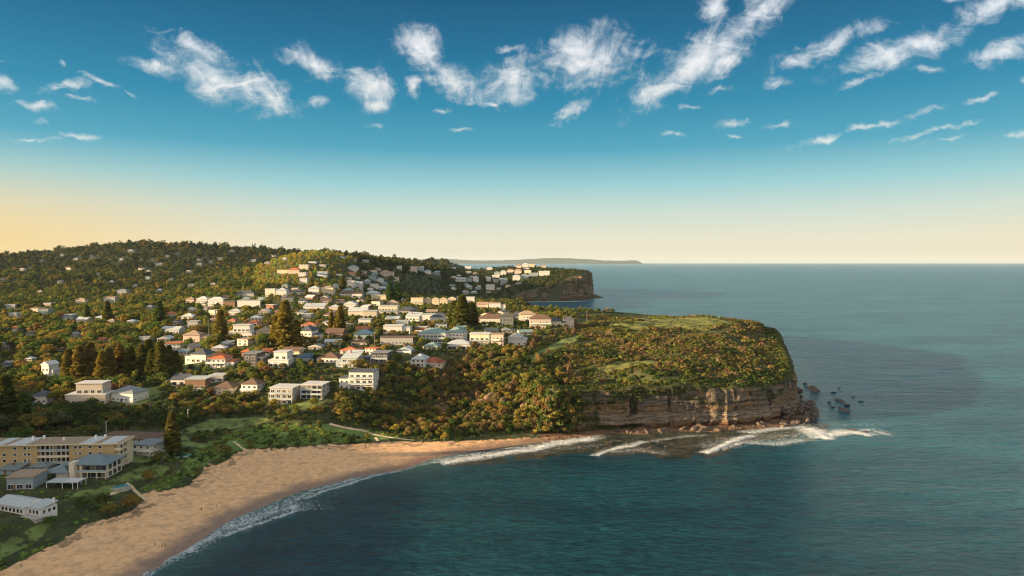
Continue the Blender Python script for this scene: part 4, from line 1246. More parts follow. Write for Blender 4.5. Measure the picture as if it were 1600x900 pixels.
# each maker returns leaf quads (4n,3) and a per-leaf brightness, for a plant about 1 high
def gum(rs, n=620, s=0.075, lobes=9, flat=0.8, spread=0.36, low=0.28):
    Pc, Nn = [], []
    cs = []
    for i in range(lobes):
        a = rs.rand() * 6.28; r = spread * (rs.rand() ** .5); z = low + 0.18 + (0.90 - low - 0.18) * rs.rand() * (1 - 0.5 * r / spread)
        cs.append((math.cos(a) * r, math.sin(a) * r, z, 0.13 + 0.10 * rs.rand()))
    cs.append((0, 0, .78, .2)); cs.append((0.05, 0, .55, .24))
    w = np.array([c[3] ** 2 for c in cs]); w /= w.sum()
    br = []
    for c, k in zip(cs, (w * n).astype(int)):
        d = unit(k, rs); rad = c[3] * (0.72 + 0.34 * rs.rand(k))
        Pc.append(np.array(c[:3]) + d * rad[:, None] * np.array([1, 1, flat])); Nn.append(d + 0.7 * rs.randn(k, 3) * .5)
        br.append(np.full(k, 0.82 + 0.36 * rs.rand()) * (0.8 + 0.4 * rs.rand(k)))
    Pc = np.vstack(Pc); Nn = np.vstack(Nn); Nn /= np.linalg.norm(Nn, axis=1)[:, None]
    return quads(Pc, Nn, s * (0.7 + .6 * rs.rand(len(Pc))), s * (0.7 + .6 * rs.rand(len(Pc))), rs), np.concatenate(br)
def bush(rs, n=240, s=0.17):
    d = unit(n, rs); d[:, 2] = np.abs(d[:, 2])
    lob = 1 + 0.28 * np.sin(d[:, 0] * 5 + rs.rand() * 6) * np.cos(d[:, 1] * 4 + rs.rand() * 6)
    Pc = d * (0.62 * lob * (0.75 + 0.3 * rs.rand(n)))[:, None] * np.array([1, 1, 1.05])
    Nn = d + rs.randn(n, 3) * .45; Nn /= np.linalg.norm(Nn, axis=1)[:, None]
    return quads(Pc, Nn, s * (.7 + .6 * rs.rand(n)), s * (.7 + .6 * rs.rand(n)), rs), 0.7 + 0.6 * rs.rand(n)
def twiggy(rs, n=200, s=0.06):
    a = rs.rand(n) * 6.28; r = 0.30 * rs.rand(n) ** .6; z = 0.15 + 0.85 * rs.rand(n) * (1 - (r / .34) ** 2 * .5)
    Pc = np.stack([np.cos(a) * r, np.sin(a) * r, z], 1)
    Nn = np.stack([np.cos(a + rs.randn(n) * .6), np.sin(a + rs.randn(n) * .6), rs.randn(n) * .2], 1); Nn /= np.linalg.norm(Nn, axis=1)[:, None]
    return quads(Pc, Nn, s * (.6 + .8 * rs.rand(n)), s * 3.6 * (.5 + rs.rand(n)), rs, up=.8), 0.7 + 0.6 * rs.rand(n)
def pine(rs, tiers=22, per=8, seg=6, wid=0.20, s=0.060):
    Pc, Nn, br = [], [], []
    for t in range(tiers):
        f = t / (tiers - 1); z0 = 0.10 + 0.86 * f; R_ = wid * (1 - f) ** 0.62 * (0.85 + .3 * rs.rand()) + 0.012
        if f < .12: R_ *= 0.8
        ph = rs.rand() * 6.28; b0 = 0.8 + .4 * rs.rand()
        for k in range(per):
            a = ph + 6.283 * k / per + rs.randn() * .12; rr = R_ * (0.75 + .35 * rs.rand())
            for q in range(seg):
                g = (q + .6) / seg; r = rr * g
                for side in (-1, 0, 1):
                    sw = side * (0.020 + 0.02 * (1 - g)) 
                    Pc.append((math.cos(a) * r - math.sin(a) * sw, math.sin(a) * r + math.cos(a) * sw, z0 + 0.035 * g * g + rs.randn() * .004 - .012 * abs(side)))
                    Nn.append((rs.randn() * .4, rs.randn() * .4, 1)); br.append(b0 * (.8 + .4 * rs.rand()))
    for q in range(14): Pc.append((rs.randn() * .006, rs.randn() * .006, .95 + .004 * q)); Nn.append((rs.randn(), rs.randn(), .2)); br.append(1)
    Nn = np.array(Nn); Nn /= np.linalg.norm(Nn, axis=1)[:, None]; n = len(Pc)
    return quads(np.array(Pc), Nn, s * (.8 + .5 * rs.rand(n)), s * (.8 + .5 * rs.rand(n)), rs), np.array(br)
def palm(rs, fr=18):
    Pc, Nn, br = [], [], []
    for k in range(fr):
        a = 6.28 * k / fr + rs.randn() * .2; up = 0.30 * rs.rand() + 0.05; L = .42 + .1 * rs.rand(); b0 = .75 + .5 * rs.rand()
        for q in range(9):
            g = (q + 1) / 9; r = L * g; z = .72 + up * math.sin(g * 2.2) - 0.30 * g * g
            for sd in (-1, 1):
                Pc.append((math.cos(a) * r - math.sin(a) * sd * .03, math.sin(a) * r + math.cos(a) * sd * .03, z)); Nn.append((math.cos(a) * .3 + rs.randn() * .3, math.sin(a) * .3 + rs.randn() * .3, .8)); br.append(b0)
    Nn = np.array(Nn); Nn /= np.linalg.norm(Nn, axis=1)[:, None]
    return quads(np.array(Pc), Nn, .085, .07, rs), np.array(br)
def leaf_mesh(name, maker, rs, **kw):
    V, b = maker(rs, **kw)
    n = len(b); F = np.arange(4 * n).reshape(-1, 4)
    c = np.repeat(b, 4)[:, None] * np.ones(3)
    return mesh_np(name, V, F, LEAF, c)
def trunk_mesh(name, kind, rs):
    mb = MB()
    if kind == 'gum':
        mb.tube([(0, 0, -.08), (.01, 0, .2), (-.01, .01, .42), (.01, 0, .6)], [.030, .022, .017, .009])
        for k in range(5):
            a = k * 1.3 + rs.rand(); z = .28 + .06 * k
            mb.tube([(0, 0, z), (math.cos(a) * .12, math.sin(a) * .12, z + .14), (math.cos(a) * .22, math.sin(a) * .22, z + .25)], [.013, .009, .004], 5)
    elif kind == 'pine': mb.tube([(0, 0, -.05), (0, 0, .4), (0, 0, .97)], [.020, .013, .003])
    elif kind == 'palm': mb.tube([(0, 0, -.05), (.02, 0, .35), (.0, 0, .74)], [.028, .020, .022])
    else: mb.tube([(0, 0, -.2), (.02, 0, .2), (0, 0, .5)], [.05, .035, .015], 5)
    return mb.mesh(name, BARK)
PROTO = {
    'gum': [(leaf_mesh('crown', gum, rp), trunk_mesh('trunk', 'gum', rp)) for _ in range(7)],
    'pine': [(leaf_mesh('crown', pine, rp), trunk_mesh('trunk', 'pine', rp)) for _ in range(4)] + [(leaf_mesh('crown', pine, rp, tiers=26, wid=.165, s=.07), trunk_mesh('trunk', 'pine', rp))],
    'palm': [(leaf_mesh('crown', palm, rp), trunk_mesh('trunk', 'palm', rp)) for _ in range(2)],
    'shrub': [(leaf_mesh('crown', bush, rp), trunk_mesh('trunk', 'shrub', rp)) for _ in range(5)],
}
COLS = {'olive': (.128, .138, .038), 'green': (.080, .122, .036), 'dark green': (.052, .074, .028), 'brown': (.170, .122, .054), 'golden': (.215, .175, .048), 'bright green': (.125, .195, .042), 'grey-green': (.105, .115, .065), 'pinkish brown': (.175, .132, .078)}
PLN = [0]
def plant(kind, name, x, y, z, hgt, colname, label, cat, group, rs, wide=1.0, var=None):
    pr = PROTO[kind]; a, b = pr[(rs.randint(len(pr)) if var is None else var)]
    root = bpy.data.objects.new(name, None); sc.collection.objects.link(root)
    root.location = (x, y, z); root.rotation_euler = (0, 0, rs.rand() * 6.28); root.scale = (hgt * wide, hgt * wide, hgt)
    root['label'] = label; root['category'] = cat; root['group'] = group
    c = link('crown', a, root); cc = COLS[colname]; j = 1 + (rs.rand(3) - .5) * .25
    c.color = (cc[0] * j[0], cc[1] * j[1], cc[2] * j[2], 1)
    link('trunk', b, root)
    PLN[0] += 1
    return root
BH = [h for h in FOOT]
HB = np.array([h for h in FOOT if h[7] > 0], float)      # picture boxes of the houses and how far they stand
FP = np.array([h[:3] for h in FOOT], float)
def clear_of_houses(x, y, z, hgt, halfw, keep=0.46, foot=1.0):
    """tree positions that leave the houses the photo shows in view"""
    x = np.asarray(x); ok = np.ones(x.shape, bool)
    for fx, fy, fr in FP: ok &= (x - fx) ** 2 + (y - fy) ** 2 > (fr * 0.92 + halfw * 0.45 * foot) ** 2
    px, pb = project(x, y, z); _, pt = project(x, y, z + hgt); hw = halfw * FPX / y * 0.85
    for b in HB:
        x0, y0, x1, y1, d = b[3:8]
        low = y0 + (y1 - y0) * (1 - keep)
        ok &= ~((y < d - 1) & (px + hw > x0 + 1) & (px - hw < x1 - 1) & (pt < low) & (pb > y0))
    return ok

# ---- named single trees the photo shows
rsn = np.random.RandomState(3)
def pine_at(px, py_top, py_base, label, group='Norfolk pines', wide=None, col='olive', var=None, d=None):
    hit = ground_hit(px, py_base)
    if hit is None: return
    x, y, z = hit; h = (py_base - py_top) * y / FPX
    plant('pine', 'norfolk_pine', x, y, z, h, col, label, 'pine tree', group, rsn, wide or 1.0, var)
    FOOTP.append((x, y, h * .12))
FOOTP = []
pine_at(270, 642, 711, 'tall dense Norfolk pine standing alone on the lawn beside the dunes', 'lone trees', 1.12, 'olive', 4)
row = 'Norfolk pine in the row behind the beige flat-roofed house'
for px, t, b in [(108, 545, 598), (125, 540, 598), (142, 535, 596), (160, 548, 598), (172, 543, 594), (205, 540, 592), (222, 538, 592), (238, 545, 593), (252, 532, 592), (265, 540, 590), (276, 548, 588), (188, 538, 590), (233, 530, 588)]:
    pine_at(px, t, b, row, 'Norfolk pine row', 1.15 + .25 * rsn.rand(), 'olive' if px > 200 else 'golden')
for px, t, b, lab in [(10, 585, 668, 'massive dark Norfolk pine at the left edge behind the apartments'), (38, 612, 668, 'shorter dark Norfolk pine behind the apartment block roof'), (345, 484, 538, 'golden Norfolk pine left of the white flat-topped house'),
                      (446, 470, 545, 'tallest golden Norfolk pine above the red-roofed house'), (432, 492, 543, 'lower golden Norfolk pine leaning against the tallest one'), (463, 500, 545, 'slim golden Norfolk pine right of the tallest one'),
                      (532, 478, 520, 'broad golden Norfolk pine above the brown gabled house'), (518, 488, 518, 'small golden Norfolk pine left of the broad one mid slope'),
                      (610, 441, 473, 'left of the twin Norfolk pines against the dark hillside'), (621, 440, 474, 'right of the twin Norfolk pines against the dark hillside'),
                      (536, 431, 455, 'small Norfolk pine below the far hillside houses'), (136, 476, 505, 'green Norfolk pine in the wooded flat'), (250, 470, 512, 'dark Norfolk pine left of the paired white houses'),
                      (168, 470, 504, 'olive Norfolk pine rising from the wooded flat'), (487, 433, 452, 'small pine on the flank of the golden spur'), (560, 402, 416, 'small pine on the skyline beyond the spur'), (590, 405, 419, 'dark pine on the skyline right of the spur')]:
    pine_at(px, t, b, lab, wide=1.25, col='golden' if 'golden' in lab else ('green' if 'dark' in lab or 'massive' in lab else 'olive'))
for px, t, b, lab in [(722, 462, 514, 'huge spreading Norfolk pine in front of the terraced houses'), (710, 470, 512, 'dense pine on the left flank of the huge spreading pine'), (737, 472, 512, 'dense pine on the right flank of the huge spreading pine')]:
    pine_at(px, t, b, lab, 'pines before the terraces', 1.75, 'olive')
for px, t, b, lab in [(562, 559, 577, 'yellow-green palm behind the white three-storey house'), (553, 563, 577, 'smaller palm left of the yellow-green palm'), (574, 566, 579, 'low palm right of the yellow-green palm'), (530, 530, 545, 'thin palm beside the brown-roofed white house'),
                      (871, 485, 500, 'palm rising above the roofs on the headland neck'), (499, 656, 664, 'squat palm on the dune edge below the grey blocks'), (604, 563, 576, 'short palm beside the scrub edge')]:
    h_ = ground_hit(px, b)
    if h_: plant('palm', 'palm_tree', h_[0], h_[1], h_[2], (b - t) * h_[1] / FPX, 'golden', lab, 'palm tree', 'palms', rsn, 1.3)

# ---- zones, in picture polygons over the land
Z_BELT = [(-40, 590), (45, 632), (100, 633), (200, 640), (262, 634), (300, 628), (420, 634), (440, 650), (330, 652), (300, 662), (255, 672), (150, 668), (-60, 682)]
Z_SLOPE = [(592, 612), (612, 588), (650, 578), (700, 572), (760, 556), (800, 548), (838, 556), (850, 575), (900, 600), (905, 625), (875, 645), (868, 672), (800, 677), (700, 681), (640, 683), (590, 672), (545, 660), (515, 640), (520, 626), (560, 614)]
Z_HEAD = [(800, 548), (850, 530), (905, 508), (940, 500), (1010, 495), (1100, 493), (1140, 497), (1205, 500), (1240, 560), (1235, 606), (1190, 600), (1100, 612), (1000, 614), (900, 614), (850, 600), (838, 570)]
Z_HEADG = [(905, 588), (960, 584), (1040, 586), (1120, 592), (1210, 580), (1215, 600), (1100, 612), (900, 612)]
Z_DARKHILL = [(612, 462), (606, 452), (618, 432), (700, 436), (722, 450), (730, 475), (640, 466)]
def zone(poly, px, py): return in_poly(poly, px, py)
rz = np.random.RandomState(21)
def scatter(dmin, dmax, sp, umin=-0.92, umax=0.5):
    """jittered points with spacing sp(d)"""
    out = []
    d = dmin
    while d < dmax:
        s = sp(d)
        xs = np.arange(umin * d, umax * d, s)
        out.append(np.stack([xs + (rz.rand(len(xs)) - .5) * s * .95, d + (rz.rand(len(xs)) - .5) * s * .95], 1))
        d += s
    P = np.vstack(out); return P[:, 0], P[:, 1]
cand = []       # x y z h kind col
def add(x, y, z, h, kind, col):
    for i in range(len(x)): cand.append((x[i], y[i], z[i], h[i], kind, col[i]))
TRACKW = [[tuple(ground_hit(q[0], q[1])[:2]) for q in tr] for tr in TRACKS]
def prep(x, y):
    z = height(x, y); px, py = project(x, y, z)
    sand, lawn, top = ground_mats(x, y, z)
    land = in_poly(COAST, x, y) & (z > 1.2) & ~sand & ~lawn
    for tr in TRACKW:
        land &= (poly_dist(tr, x, y) > 3.0) & (poly_dist([(a, b - 4.5) for a, b in tr], x, y) > 3.2)
    return z, px, py, land, top
def pick(n, names, p, clump=None):
    return np.array(names)[rz.choice(len(names), n, p=np.array(p) / sum(p))]
def clumpcol(x, y, names, sc_=25.0):
    q = np.clip((fbm(x / sc_ + 40, y / sc_, 3) + .5 + rz.randn(len(x)) * .10), 0.0, .999)
    q = np.clip((q - .25) / .5, 0, .999)
    return np.array(names)[(q * len(names)).astype(int)]
# gardens, wooded flat and hills
x, y = scatter(230, 1150, lambda d: 6.6 if d < 700 else 8.5)
z, px, py, land, top = prep(x, y)
slope, head, belt = zone(Z_SLOPE, px, py), zone(Z_HEAD, px, py), zone(Z_BELT, px, py)
dune = zone(GREEN_SCRUB, px, py) & (z < 9)
hgt = 5.5 + 5.5 * rz.rand(len(x)) ** 1.3
wood = (px < 420) & (py < 560) & (py > 400)
hgt = np.where(wood, hgt * 1.35, hgt * np.where(px > 420, .72, .9))
patch = fbm(x / 30, y / 30, 3) + .5
dens = np.where(wood, .85, np.where(patch > .5, .85, .55))
dens = np.where((py > 640) & (px < 420), 0.18, dens)
shelf = in_poly(SHELF, x, y)
ok = land & ~top & ~slope & ~head & ~belt & ~dune & ~shelf & (rz.rand(len(x)) < dens) & clear_of_houses(x, y, z, hgt, hgt * .35)
ok &= ~((px > 600) & (py > 490) & (py < 515) & (px > 900))
cc = clumpcol(x, y, ['dark green', 'olive', 'green', 'olive', 'golden', 'olive', 'brown', 'green'], 22)
add(x[ok], y[ok], z[ok], hgt[ok], 'gum', cc[ok])
# dark belt of tea tree below the houses
x, y = scatter(300, 560, lambda d: 4.6, -.95, -.2)
z, px, py, land, top = prep(x, y); belt = zone(Z_BELT, px, py); h = 3.5 + 3 * rz.rand(len(x)) + np.where(px < 110, 4.5, 0)
ok = land & belt & clear_of_houses(x, y, z, h, h * .4, .25)
add(x[ok], y[ok], z[ok], h[ok], 'gum', clumpcol(x[ok], y[ok], ['dark green', 'dark green', 'green', 'grey-green', 'olive', 'golden', 'brown'], 14))
# the wooded slope left of the cliff
x, y = scatter(390, 640, lambda d: 4.3, -.3, .22)
z, px, py, land, top = prep(x, y); s_ = zone(Z_SLOPE, px, py); h = 3.4 + 3.8 * rz.rand(len(x))
ok = land & s_ & ~in_poly(SHELF, x, y) & clear_of_houses(x, y, z, h, h * .36, .3) & (rz.rand(len(x)) < .93)
cs = clumpcol(x, y, ['dark green', 'green', 'olive', 'golden', 'olive', 'golden', 'brown', 'pinkish brown'], 13)
tw = ok & (cs == 'pinkish brown')
add(x[ok & ~tw], y[ok & ~tw], z[ok & ~tw], h[ok & ~tw], 'gum', cs[ok & ~tw])
BAKE = {}
def bake(key, maker, x, y, z, h, cols, nproto=6, wide=1.0, bright=1.0, **kw):
    """many plants nobody could count -> one mesh"""
    if len(x) == 0: return
    V, Cc = BAKE.setdefault(key, ([], []))
    protos = [maker(rz, **kw) for _ in range(nproto)]
    which = rz.randint(nproto, size=len(x)); ang = rz.rand(len(x)) * 6.28
    ct = np.array([COLS[c] for c in cols]) * (1 + (rz.rand(len(x), 3) - .5) * .16) * (0.85 + .3 * rz.rand(len(x), 1)) * bright
    for k in range(nproto):
        s = np.nonzero(which == k)[0]
        if len(s) == 0: continue
        v, b = protos[k]
        c, sn = np.cos(ang[s])[:, None], np.sin(ang[s])[:, None]; hh = h[s][:, None]
        X = (v[None, :, 0] * c - v[None, :, 1] * sn) * hh * wide + x[s][:, None]
        Y_ = (v[None, :, 0] * sn + v[None, :, 1] * c) * hh * wide + y[s][:, None]
        Zz = v[None, :, 2] * hh + z[s][:, None]
        V.append(np.stack([X, Y_, Zz], -1).reshape(-1, 3).astype(np.float32))
        Cc.append((ct[s][:, None, :] * np.repeat(b, 4)[None, :, None]).reshape(-1, 3).astype(np.float32))
def flush(key, label, cat):
    V = np.vstack(BAKE[key][0]); Cc = np.vstack(BAKE[key][1])
    me = mesh_np(key, V, np.arange(len(V)).reshape(-1, 4), LEAF, Cc)
    o = link(key, me, kind='stuff'); o['label'] = label; o['category'] = cat
    print('STUFF', key, len(V) // 4)
# twiggy brown stands on the slope and headland
xs_, ys_, zs_, hs_ = x[tw], y[tw], z[tw], h[tw]
bake('scrubland', twiggy, xs_, ys_, zs_, hs_, np.full(tw.sum(), 'pinkish brown'), wide=1.3)
x, y = scatter(440, 900, lambda d: 2.5 if d < 620 else 3.2, .0, .42)
z, px, py, land, top = prep(x, y)
hd = (zone(Z_HEAD, px, py) | zone(Z_HEADG, px, py)) & land & ~in_poly(SHELF, x, y)
hd |= land & (x > 90) & (y > 450) & (y < 900) & ~in_poly(SHELF, x, y)
g = zone(Z_HEADG, px, py) | (poly_dist(CLIFF, x, y) < 16)
gap = fbm(x / 22, y / 14, 3) < -.19
ok = hd & (~top | (rz.rand(len(x)) < .02)) & ~gap & clear_of_houses(x, y, z, 2.0 + 0 * x, 1.2 + 0 * x, .3)
h = (0.9 + 1.7 * rz.rand(len(x)) ** 1.5) * np.where(px < 900, 1.25, 1) * (0.65 + 1.1 * sstep(-.15, .2, fbm(x / 13 + 5, y / 13, 3)))
c1 = clumpcol(x, y, ['dark green', 'olive', 'olive', 'brown', 'pinkish brown', 'brown', 'olive', 'olive'], 26)
c2 = clumpcol(x, y, ['dark green', 'green', 'dark green', 'olive', 'brown'], 16)
c1 = np.where(g, c2, c1)
wst = ok & (px < 900) & (c1 == 'pinkish brown') & (rz.rand(len(x)) < .8)
bake('scrubland', twiggy, x[wst], y[wst], z[wst], h[wst] * 2.0, c1[wst], wide=.9)
rest = ok & ~wst
big = rest & (rz.rand(len(x)) < .05)
add(x[big], y[big], z[big], h[big] * 1.35, 'shrub', c1[big])
rr_ = rest & ~big
bake('scrubland', bush, x[rr_], y[rr_], z[rr_], h[rr_], c1[rr_], n=70, s=.30, wide=1.15)
# plants hanging on the cliff's upper ledges
Pc = resample(CLIFF, 1.6); tg = np.gradient(Pc, axis=0); tg /= np.linalg.norm(tg, axis=1)[:, None]; nr = np.stack([tg[:, 1], -tg[:, 0]], 1)
leftb = lambda P: .75 * sstep(110, 20, P[:, 0]) * (P[:, 1] < 520)
# and up the slope where the cliff dies out
Pq = Pc[Pc[:, 0] < 44]; Pq = Pq[Pq[:, 1] < 520]
for k_ in range(7):
    f_ = rz.rand(len(Pq)); top_ = 2 + (tps(Pq[:, 0], Pq[:, 1] + 8) - 2) * f_
    bake('scrubland', bush, Pq[:, 0] - 4 * (1 - f_) + rz.randn(len(Pq)), Pq[:, 1] - 1.5 - 5 * (1 - f_) + rz.randn(len(Pq)), top_, 1.8 + 2.2 * rz.rand(len(Pq)), pick(len(Pq), ['dark green', 'green', 'olive', 'golden', 'brown'], [3, 3, 3, 2, 2]), n=80, s=.28, nproto=3)
for dz, off, prob in ((.2, -9.5, 1.2), (0.2, -8, 1.2), (0.1, -6.6, 1.2), (0.0, -5.2, 1.0), (-.3, -4, .85), (-1.5, -2.6, .6), (-3.0, -1.6, .42), (-5.0, -.6, .30), (-7.0, .2, .22), (-9.0, .8, .16), (-12, 1.2, .08), (-15, 1.6, .05), (-18, 2, .03)):
    q = (fbm(np.arange(len(Pc)) / 12.0, np.full(len(Pc), 2.2), 3) + .5 + rz.rand(len(Pc)) * .5) / 1.25 < prob + leftb(Pc)
    p = Pc[q] + nr[q] * off; zz = tps(Pc[q][:, 0] - nr[q][:, 0] * 8.5, Pc[q][:, 1] - nr[q][:, 1] * 8.5) + dz - .4
    bake('scrubland', bush, p[:, 0], p[:, 1], zz, 1.1 + 1.7 * rz.rand(len(p)), pick(len(p), ['dark green', 'green', 'olive', 'golden'], [4, 3, 2, 1]), n=70, s=.3, nproto=3)
# green talus scrub at the left foot of the cliff
x, y = scatter(405, 500, lambda d: 1.9, -.06, .22)
z, px, py, land, top = prep(x, y)
ok = land & in_poly(SHELF, x, y) & (poly_dist(CLIFF, x, y) < np.where(x < 36, 14, 7)) & (rz.rand(len(x)) < np.where(x < 36, .95, .35 * (x < 80)))
bake('undergrowth', bush, x[ok], y[ok], z[ok], 1.2 + 2.2 * rz.rand(ok.sum()), pick(ok.sum(), ['green', 'dark green', 'olive', 'bright green'], [4, 3, 1, 1]), n=70, s=.3)
# low green scrub on the dunes and under the belt and slope
x, y = scatter(225, 470, lambda d: 1.75, -.95, .12)
z, px, py, land, top = prep(x, y)
dn = land & (z < 9) & clear_of_houses(x, y, z, 1.1 + 0 * x, .8 + 0 * x, .6)
gs = zone(GREEN_SCRUB, px, py)
ok = dn & (gs | (rz.rand(len(x)) < .22)) & (fbm(x / 9, y / 9, 3) > -.22)
h = .55 + .8 * rz.rand(len(x)) ** 2
bake('dune_scrub', bush, x[ok], y[ok], z[ok], h[ok], clumpcol(x[ok], y[ok], ['dark green', 'green', 'bright green', 'bright green', 'green', 'bright green', 'olive'], 13), n=46, s=.36, wide=1.5, bright=1.6)
x, y = scatter(330, 660, lambda d: 3.0, -.80, .2)
z, px, py, land, top = prep(x, y)
h = .9 + 1.6 * rz.rand(len(x)) ** 1.6
ok = land & ~top & (py > 540) & ~gs[:0].any() & (rz.rand(len(x)) < .55) & ~in_poly(SHELF, x, y) & clear_of_houses(x, y, z, h, h * .6, .35)
bake('undergrowth', bush, x[ok], y[ok], z[ok], h[ok], clumpcol(x[ok], y[ok], ['dark green', 'green', 'dark green', 'olive', 'grey-green', 'green', 'brown'], 12), n=60, s=.32, wide=1.2)
# woods from the flat to the hill tops
x, y = scatter(1150, 5200, lambda d: 9.5 + (d - 1150) / 100.0, -.95, .32)
z, px, py, land, top = prep(x, y)
h = (9 + 8 * rz.rand(len(x)) ** 1.4) * (1 + (y - 1150) / 2600)
spur = (px > 395) & (px < 560) & (y < 1650)
dk = zone(Z_DARKHILL, px, py) | ((px > 700) & (y > 1700))
h = np.where((y > 2700) & (rz.rand(len(x)) < .12), h * 1.5, h); h = np.where(spur, h * .62, h); h = np.where(dk, h * .45, h)
ok = land & (rz.rand(len(x)) < .93) & clear_of_houses(x, y, z, h * .9, h * .35, .25, .4) & (in_poly(SHELF2, x, y) == False)
ok &= (z > 4)
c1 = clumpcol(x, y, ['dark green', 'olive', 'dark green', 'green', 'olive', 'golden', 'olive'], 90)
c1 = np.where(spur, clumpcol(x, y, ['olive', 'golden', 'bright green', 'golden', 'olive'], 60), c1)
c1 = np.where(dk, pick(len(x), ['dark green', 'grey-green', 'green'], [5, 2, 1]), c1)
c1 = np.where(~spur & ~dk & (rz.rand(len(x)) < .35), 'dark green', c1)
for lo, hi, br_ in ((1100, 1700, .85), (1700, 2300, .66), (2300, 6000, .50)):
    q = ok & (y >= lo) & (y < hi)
    bake('woodland', gum, x[q], y[q], z[q], h[q], c1[q], n=80, s=.17, lobes=7, nproto=8, low=.12, bright=np.where(spur[q], 1.35, br_)[:, None])  # spur foliage brightened, with its golden palette: sunlight put into the colour
x, y = scatter(1500, 2700, lambda d: 6.5, -.1, .13)
z, px, py, land, top = prep(x, y); h = 2.5 + 3 * rz.rand(len(x))
ok = land & (px > 600) & ~in_poly(SHELF2, x, y) & (rz.rand(len(x)) < .8) & clear_of_houses(x, y, z, h, h * .4, .2, .4) & (z > 3)
bake('woodland', bush, x[ok], y[ok], z[ok], h[ok], pick(ok.sum(), ['dark green', 'green', 'olive', 'grey-green'], [5, 3, 2, 2]), n=22, s=.6, wide=1.2, bright=.8)

for px, dd, h_, lab, kind in [(1115, 760, 5.5, 'rounded bush on the skyline above the headland grass', 'shrub'), (1068, 770, 3.2, 'small bush at the back edge of the headland grass', 'shrub'), (1160, 740, 4, 'bush at the top of the headland\'s right shoulder', 'shrub'),
                          (1190, 745, 4.5, 'dense bush on the corner of the headland skyline', 'shrub'), (1020, 800, 3, 'low bush on the left of the headland skyline', 'shrub'), (1142, 780, 3, 'low bush beside the rounded skyline bush', 'shrub'),
                          (912, 800, 7, 'dark tree on the skyline where the headland neck ends', 'gum'), (931, 790, 8, 'second dark tree on the skyline of the headland neck', 'gum'), (955, 800, 4, 'small bush left of the headland grass skyline', 'shrub')]:
    x_ = (px - 800) / FPX * dd; plant(kind, 'coastal_shrub' if kind == 'shrub' else 'gum_tree', x_, dd, float(height(x_, dd)) - .2, h_, 'olive' if kind == 'shrub' else 'green', lab, 'shrub' if kind == 'shrub' else 'tree', 'skyline bushes', rsn, 1.3)
# ---- the largest in view stand as trees of their own; the rest of the wood is one mass
cand_g = sorted([c for c in cand if c[4] == 'gum'], key=lambda c: -c[3] / c[1])
cand_s = sorted([c for c in cand if c[4] == 'shrub'], key=lambda c: -c[3] / c[1])
print('CAND', len(cand_g), len(cand_s))
def inframe(c):
    px, py = project(c[0], c[1], c[2] + c[3] * .7); return -25 < px < 1625 and py < 915
house_of = [(r_[0], r_[1], r_[2], r_[3], r_[4]) for r_ in made]
HP = np.array([(t[4].location.x, t[4].location.y) for t in made])
def where_words(x, y):
    dd = np.hypot(HP[:, 0] - x, HP[:, 1] - y); k = int(dd.argmin())
    if dd[k] < 26:
        hx, hy = HP[k]; b = made[k][0].replace('single-storey ', '').replace('two-storey ', '').replace('three-storey ', '').replace(' with', ' under')
        rel = 'in front of' if y < hy - 3 else ('behind' if y > hy + 8 else ('left of' if x < hx else 'right of'))
        return f"{rel} the {b}"
    px, py = project(x, y, 20)
    if in_poly(Z_SLOPE, px, py): return 'on the wooded slope below the clifftop houses' if px < 720 else 'on the wooded slope beside the cliff'
    if in_poly(Z_BELT, px, py): return 'in the dark belt behind the apartment block' if px < 230 else 'in the dark belt below the slope houses'
    if py > 640: return 'near the beach lawns'
    if px < 420: return 'in the wooded flat left of the slope'
    return 'between the gardens of the slope'
DESC = {'gum': 'rounded tree', 'shrub': 'low bushy shrub'}
ng = 0; restg = []
for c in cand_g:
    if inframe(c) and ng < 285:
        w = where_words(c[0], c[1])
        sz = 'small' if c[3] < 5 else ('tall' if c[3] > 10.5 else 'mid-sized')
        lab = f"{sz} {c[5]} tree {w}"
        if len(lab.split()) > 16: lab = ' '.join(lab.split()[:16])
        plant('gum', 'gum_tree', c[0], c[1], c[2], c[3], c[5], lab, 'tree', 'trees ' + w, rsn, 1.12)
        ng += 1
    else: restg.append(c)
A_ = np.array([c[:4] for c in restg], float); cl = np.array([c[5] for c in restg])
nearm = A_[:, 1] < 700
bake('woodland', gum, A_[nearm, 0], A_[nearm, 1], A_[nearm, 2], A_[nearm, 3], cl[nearm], n=260, s=.105, lobes=8, nproto=8, wide=1.12)
bake('woodland', gum, A_[~nearm, 0], A_[~nearm, 1], A_[~nearm, 2], A_[~nearm, 3], cl[~nearm], n=120, s=.15, lobes=7, nproto=8, wide=1.12)
for c in cand_s[:200]:
    px, py = project(*c[:3])
    w = 'by the grassy top of the headland' if py < 520 else ('near the cliff rim' if py > 585 else ('on the right shoulder of the headland' if px > 1100 else ('on the left shoulder of the headland' if px < 950 else 'in the middle of the headland scrub')))
    plant('shrub', 'coastal_shrub', c[0], c[1], c[2] - .1, c[3], c[5], f"{c[5]} wind-shaped shrub {w}", 'shrub', 'shrubs ' + w, rsn, 1.15)
flush('scrubland', 'brown and green coastal scrub covering the headland', 'scrub')
flush('dune_scrub', 'low green creeping scrub over the dunes behind the beach', 'scrub')
flush('undergrowth', 'dark green bushes filling gaps between gardens and trees', 'undergrowth')
flush('woodland', 'dense mixed woodland over the flat and the hills', 'woodland')
allp = [o for o in sc.objects if o.get('category') in ('tree', 'shrub', 'pine tree') and o.parent is None]
dup = {}
for o in allp: dup.setdefault(o['label'], []).append(o)
ORDN = ['leftmost'] + [q + ' from left' for q in 'second third fourth fifth sixth seventh eighth ninth tenth eleventh twelfth thirteenth fourteenth fifteenth sixteenth seventeenth eighteenth nineteenth twentieth twenty-first twenty-second twenty-third twenty-fourth'.split()]
